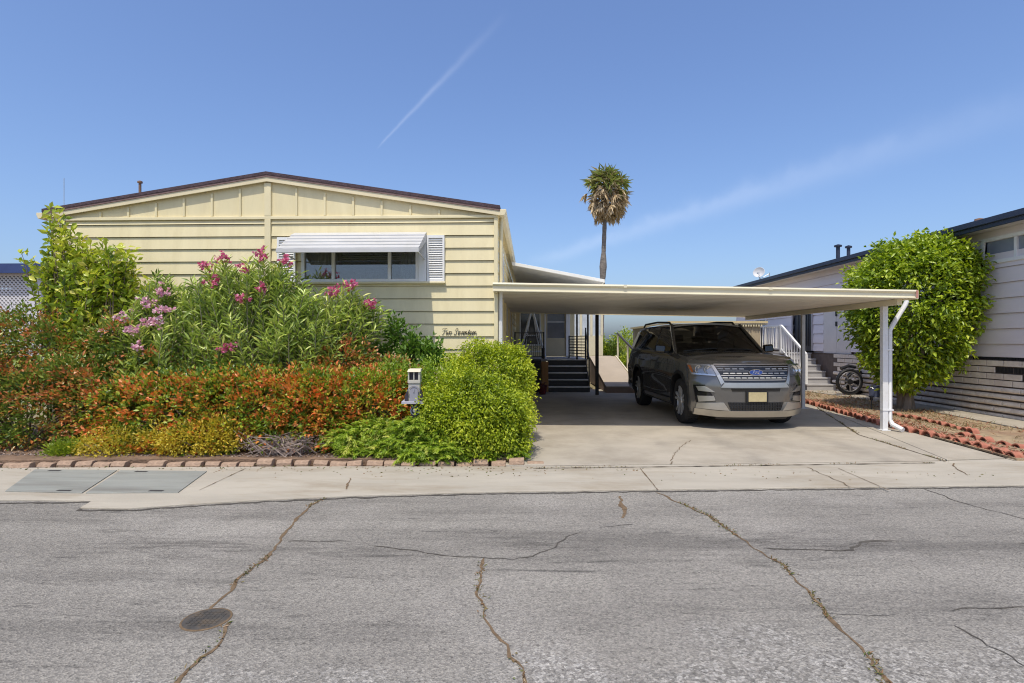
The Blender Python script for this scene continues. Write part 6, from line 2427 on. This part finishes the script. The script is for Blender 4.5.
# scalloped clay edging on the dry bed, two rows
clay = mat('terracotta', (.37, .135, .085), .9, .25, 8, .4, 50, dirt=(.34, .23, .15), dirt_amt=.8, dirt_scale=6)
tm = MB()
prof = [(.105 * math.cos(math.pi * k / 10), .105 * math.sin(math.pi * k / 10)) for k in range(11)]
inn = [(.085 * math.cos(math.pi * k / 10), .085 * math.sin(math.pi * k / 10)) for k in range(10, -1, -1)]
tm.prism([(a, 0, c_) for a, c_ in prof + inn], (0, .10, 0))
t0 = tm.build('edging_tile', clay, smooth=True, angle=40, bevel=.003)
rows = [([(806, 404.5), (883, 428), (942, 441), (1018, 461.5)], 'one of the red scalloped clay tiles edging the concrete driveway'),
        ([(884, 416), (930, 425), (975, 437)], 'one of the red clay tiles in the second row behind the driveway edging'),
        ([(955, 437), (992, 446), (1040, 456)], 'one of the red clay tiles in the short outer row at the right edge')]
first = True
for pix, lb in rows:
    pts = [G(*p) for p in pix]
    dist = 0
    for a, c_ in zip(pts[:-1], pts[1:]):
        n = max(1, int((c_ - a).length / .2))
        for i in range(n):
            p = a.lerp(c_, (i + .5) / n)
            o = t0 if first else t0.copy()
            if not first: COL.objects.link(o)
            first = False
            an = math.atan2(c_.y - a.y, c_.x - a.x)
            o.location = (p.x + random.gauss(0, .012), p.y + random.gauss(0, .012), .012 + random.uniform(-.02, .01))
            o.rotation_euler = (random.gauss(-.1, .1), random.gauss(0, .06), an + random.gauss(0, .08))
            tag(o, lb, 'edging tile', 'scalloped clay tiles edging the dry bed')
# dry grass and clods on the right bed
def in_bed(n):
    out = []
    e = [rb0, rb1]
    while len(out) < n:
        y = random.uniform(7.2, 16.5)
        xl = rb0.x + (rb1.x - rb0.x) * (rb0.y - y) / (rb0.y - rb1.y)
        xr_ = 8.15 + .3 * (y - 9.2) / 4.7 if y > 9.2 else 11
        if y < 9.2 and random.random() < .3: continue
        out.append((random.uniform(xl + .08, xr_), y, .045))
    return np.array(out)
P = in_bed(5200)
grass_m = leaf_mat('dry_grass', [(0.0, (.16, .17, .05)), (.3, (.34, .27, .12)), (.65, (.46, .34, .19)), (.85, (.36, .16, .09)), (1.0, (.42, .12, .06))], .25)
cl_ = np.sin(P[:, 0] * 3.1 + 1) * np.sin(P[:, 1] * 2.3)
P = P[RNG.random(len(P)) < .55 + .45 * cl_]
n = 2600
yy = RNG.uniform(7.2, 14.4, n)
xl_ = rb0.x + (rb1.x - rb0.x) * (rb0.y - yy) / (rb0.y - rb1.y)
xx = xl_ + .06 + np.abs(RNG.normal(0, .22, n))
ch = leaves('clay_chips', np.stack([xx, yy, np.full(n, .048)], 1), RNG.normal(size=(n, 3)) * [1, 1, .25], RNG.uniform(.03, .075, n), .035, RNG.random(n),
            leaf_mat('clay_chip', [(0.0, (.22, .09, .055)), (.5, (.36, .135, .08)), (1.0, (.46, .22, .14))], .02, .9), None, .05, .05)
tag(ch, 'broken red clay chips strewn along the scalloped tile edging', 'clay chips', kind='stuff')
go = leaves('dry_grass', P, RNG.normal(size=P.shape) * [.8, .8, .3] + [0, 0, .7], RNG.uniform(.03, .12, len(P)), .01, RNG.random(len(P)), grass_m)
tag(go, 'short dry straw coloured grass and red mulch bits on the bed right of the driveway', 'dry grass', kind='stuff')

# clipped ficus tree on the right
tq = G(906, 411)
tree = empty('ficus_tree', (tq.x, tq.y, 0), 'dense clipped bright green tree with rounded crown beside the carport post', 'tree')
def TB(px, py, rpx, rpz, ry): 
    c_ = PY(px, py, tq.y - .2)
    return (c_.x, c_.y, c_.z, rpx / FPX * (tq.y - .2), ry, rpz / FPX * (tq.y - .2))
blobs = [TB(913, 297, 55, 52, 1.15), TB(909, 332, 43, 48, .92), TB(907, 360, 28, 27, .62), TB(920, 274, 46, 33, 1.0)]
C, Dn, dep = blob_points(blobs, 1600, .34, .16, 3.4, .2, seed=21, pw=2.15)
i = np.repeat(np.arange(len(C)), 15)
off = RNG.normal(size=(len(i), 3)) * .075
P = C[i] + off
ct = RNG.normal(0, .5, len(C))
ow_ = np.einsum('ij,ij->i', off, Dn[i]) / .085
tint = .46 + .17 * ct[i] + .12 * RNG.normal(size=len(i)) + .12 * np.clip(ow_, -1, 2)
D = Dn[i] * .8 + [0, 0, -.15] + unit(RNG.normal(size=(len(i), 3))) * .9
leaves('crown', P - np.array(tree.location), D, RNG.uniform(.08, .14, len(i)), RNG.uniform(.042, .062, len(i)), tint, ficus_m, tree, .2, .25)
b = MB()
for k in range(3):
    a = k * 2.1
    b.tube([(.10 * math.cos(a), .08 * math.sin(a), -.02), (.09 * math.cos(a + .4), .08 * math.sin(a + .4), .3), (.16 * math.cos(a + .8), .14 * math.sin(a + .8), .7), (.5 * math.cos(a + 1), .4 * math.sin(a + 1), 1.7), (.8 * math.cos(a + 1.1), .7 * math.sin(a + 1.1), 2.7)], [.10, .085, .07, .045, .02], 9)
b.tube([(0, 0, -.02), (.02, .0, .4), (.1, .05, 1.2), (.1, .1, 3)], [.13, .11, .09, .03], 9)
b.build('trunk', mat('ficus_bark', (.27, .215, .165), .85, .25, 9, .5, 30), tree, smooth=True)

# palm far behind
pq = PY(600.5, 300, 45.0)
palm = empty('palm_tree', (pq.x, 45.0, -1.5), 'tall fan palm with a skirt of dead fronds beyond the carport', 'tree')
top = PY(606, 189, 45.0)
tz = top.z + 1.5
tx = top.x - pq.x
b = MB()
pts, rs = [], []
for k in range(40):
    f = k / 39
    pts.append((tx * f ** 1.4, 0, tz * f))
    rr_ = .22 - .07 * f + .02 * (k % 2)
    zz_ = tz * f - 1.5
    if 6.3 < zz_ < 8.6: rr_ += .06 * math.sin((zz_ - 6.3) / 2.3 * math.pi) + .05 * random.random()
    rs.append(rr_)
b.tube(pts, rs, 10)
b.build('trunk', mat('palm_bark', (.20, .175, .155), .95, .35, 3, .8, 12, stretch=(1, 1, 3)), palm, smooth=True, angle=20)
fan_m = leaf_mat('palm_leaf', [(0.0, (.14, .20, .04)), (.45, (.33, .38, .10)), (.55, (.52, .42, .25)), (.8, (.70, .56, .36)), (1.0, (.75, .64, .46))], .2, .5)
P, D, L_, T = [], [], [], []
st = MB()
cpos = Vector((tx, 0, tz))
for k in range(165):
    t = random.uniform(0, 2 * math.pi)
    dead = k > 60
    el = random.uniform(-1.25, .25) if dead else random.uniform(-.25, 1.35)
    d = Vector((math.cos(t) * math.cos(el), math.sin(t) * math.cos(el), math.sin(el)))
    ln_ = random.uniform(.8, 1.55)
    p0 = cpos + Vector((0, 0, random.uniform(-.9, .1) if dead else .2))
    h = p0 + d * ln_ + Vector((0, 0, -.25 * ln_ * (1 if not dead else .6)))
    st.tube([p0, h], [.03, .018], 4)
    sd = d.cross(Vector((0, 0, 1))).normalized()
    upv = sd.cross(d)
    droop = .9 if dead else .35
    for j in range(12):
        a = -1.25 + 2.5 * j / 11
        dj = d * math.cos(a) + (sd * math.cos(t * 3) + upv * math.sin(t * 3)) * math.sin(a) + Vector((0, 0, -droop + random.gauss(0, .12)))
        P.append(h); D.append(dj); L_.append(random.uniform(.55, 1.0)); T.append(random.uniform(.6, 1.0) if dead else random.uniform(.25, .56))
st.build('petiole', mat('petiole', (.25, .19, .10), .8, .2, 3), palm)
leaves('crown', np.array([list(p) for p in P]), np.array([list(p) for p in D]), np.array(L_), .11, np.array(T), fan_m, palm, .1, .3, .5)

# bushes and bank beyond the ramp
def far_bush(label, px, py, Y, rpx, rpz, m, n, seed, cat='bush', t0=.5):
    shrub('distant_bush', label, [B(px, py, Y, rpx, rpz, rpx / FPX * Y), B(px + rpx * .5, py + rpz * .3, Y, rpx * .6, rpz * .7, rpx / FPX * Y * .6)], m, n, 12, .10, .12, .06, tint0=t0, tintv=.35, seed=seed, n_stem=6, cat=cat, lump=.3, zmin=-.5)
far_bush('bright green bush beyond the ramp beside the tan shed', 626, 352, 30, 15, 20, lime_m, 420, 31)
far_bush('dark olive bush beyond the ramp behind the handrail posts', 612, 362, 27, 12, 18, rust_m, 380, 32, t0=.22)
far_bush('low green bush at the foot of the bank beyond the ramp', 632, 366, 24, 14, 10, lime_m, 300, 33, t0=.4)
far_bush('dry tan bush on the bank beside the ramp end', 630, 381, 19.5, 12, 9, grass_m, 260, 34, t0=.4)
far_bush('leafy green bush showing between black post and porch steps', 598, 350, 27, 8, 12, lime_m, 200, 35, t0=.45)
far_bush('wide hazy green bush on the slope far behind the shed', 700, 352, 60, 80, 16, mid_m, 700, 36, t0=.4)

# ------------------------------------------------------------------ mailbox shaped like a little house
mq = PY(414, 392, 7.0)
mbx = empty('mailbox', (mq.x, 7.0, .07), 'small house shaped white and grey mailbox between red hedge and round bush', 'mailbox', rz=R(6))
mz = lambda py: PY(414, py, 7.0).z - .07
mw = lambda px: PY(px, 392, 7.0).x - mq.x
mgrey = mat('mailbox_grey', (.27, .27, .31), .5, .08, 6)
mdark = mat('mailbox_dark', (.04, .035, .05), .5, .3, 9)
b = MB()
b.box(-.07, .07, .0, .2, mz(401), mz(381))
b.box(-.075, -.058, -.012, .2, mz(380), mz(372))
b.box(.052, .075, -.012, .2, mz(380), mz(372))
b.box(-.008, .006, -.012, .02, mz(380), mz(372))
b.box(-.058, .052, .05, .2, mz(380), mz(372))
b.box(-.078, .078, -.014, .2, mz(383), mz(380) - .0005)
b.build('body', mat('mailbox_white', (.46, .44, .37), .5, .06, 6), mbx, bevel=.003)
b = MB()
b.hexa([(-.085, -.03, mz(372) + .0005), (.085, -.03, mz(372) + .0005), (.085, .22, mz(372) + .0005), (-.085, .22, mz(372) + .0005), (-.07, .0, mz(369)), (.085, .0, mz(369)), (.085, .2, mz(369)), (-.07, .2, mz(369))])
b.build('roof', mat('mailbox_roof', (.56, .51, .37), .5, .06, 6), mbx, bevel=.004)
b = MB()
b.box(-.0575, -.0085, .03, .0495, mz(379.8), mz(372.3))
b.box(.0065, .0515, .03, .0495, mz(379.8), mz(372.3))
b.build('window', mdark, mbx)
b = MB()
n = 12
arc = [(-.052, -.03, mz(401))] + [(-.052 * math.cos(math.pi * k / n), -.03, mz(391) + .052 * math.sin(math.pi * k / n)) for k in range(n + 1)] + [(.052, -.03, mz(401))]
b.prism(arc, (0, .029, 0))
b.build('door', mgrey, mbx, bevel=.003)
b = MB()
b.tube([(-.07 * math.cos(math.pi * k / n), -.035, mz(391) + .066 * math.sin(math.pi * k / n)) for k in range(n + 1)], .008, 6)
b.box(-.006, .006, -.042, -.0305, mz(392), mz(389))
b.build('arch_trim', mgrey, mbx, smooth=True)
for s in (-1, 1):
    b = MB()
    b.prism([(s * .072, -.02, mz(401)), (s * .115, -.02, mz(401)), (s * .112, -.02, mz(396)), (s * .085, -.02, mz(390)), (s * .072, -.02, mz(390))], (0, .15, 0))
    b.build('side_wing', mdark, mbx, bevel=.004)
b = MB()
b.box(-.15, .12, -.06, .2, mz(403.5), mz(401) - .0005)
b.build('shelf', mat('shelf_lilac', (.42, .41, .47), .5, .06, 6), mbx, bevel=.003)
b = MB()
zc2 = mz(410.5)
b.lathe([(.045, -.03), (.058, -.03), (.058, .25), (.045, .25), (.045, -.03)], 20, 'y', (.015, 0, zc2), cap=False)
b.lathe([(0, .02), (.045, .02)], 20, 'y', (.015, 0, zc2))
b.build('newspaper_tube', mat('tube_blue', (.13, .15, .22), .4, .15, 6), mbx, smooth=True, angle=30)
b = MB()
b.lathe([(.0, -.031), (.02, -.033), (.026, -.028), (0, -.026)], 14, 'y', (.012, 0, zc2))
b.build('tube_cap', mgrey, mbx)
b = MB()
b.box(-.045, .045, .06, .15, -.05, mz(403.5) - .001)
b.build('post', mat('mailbox_post', (.14, .11, .09), .8, .2, 6), mbx)
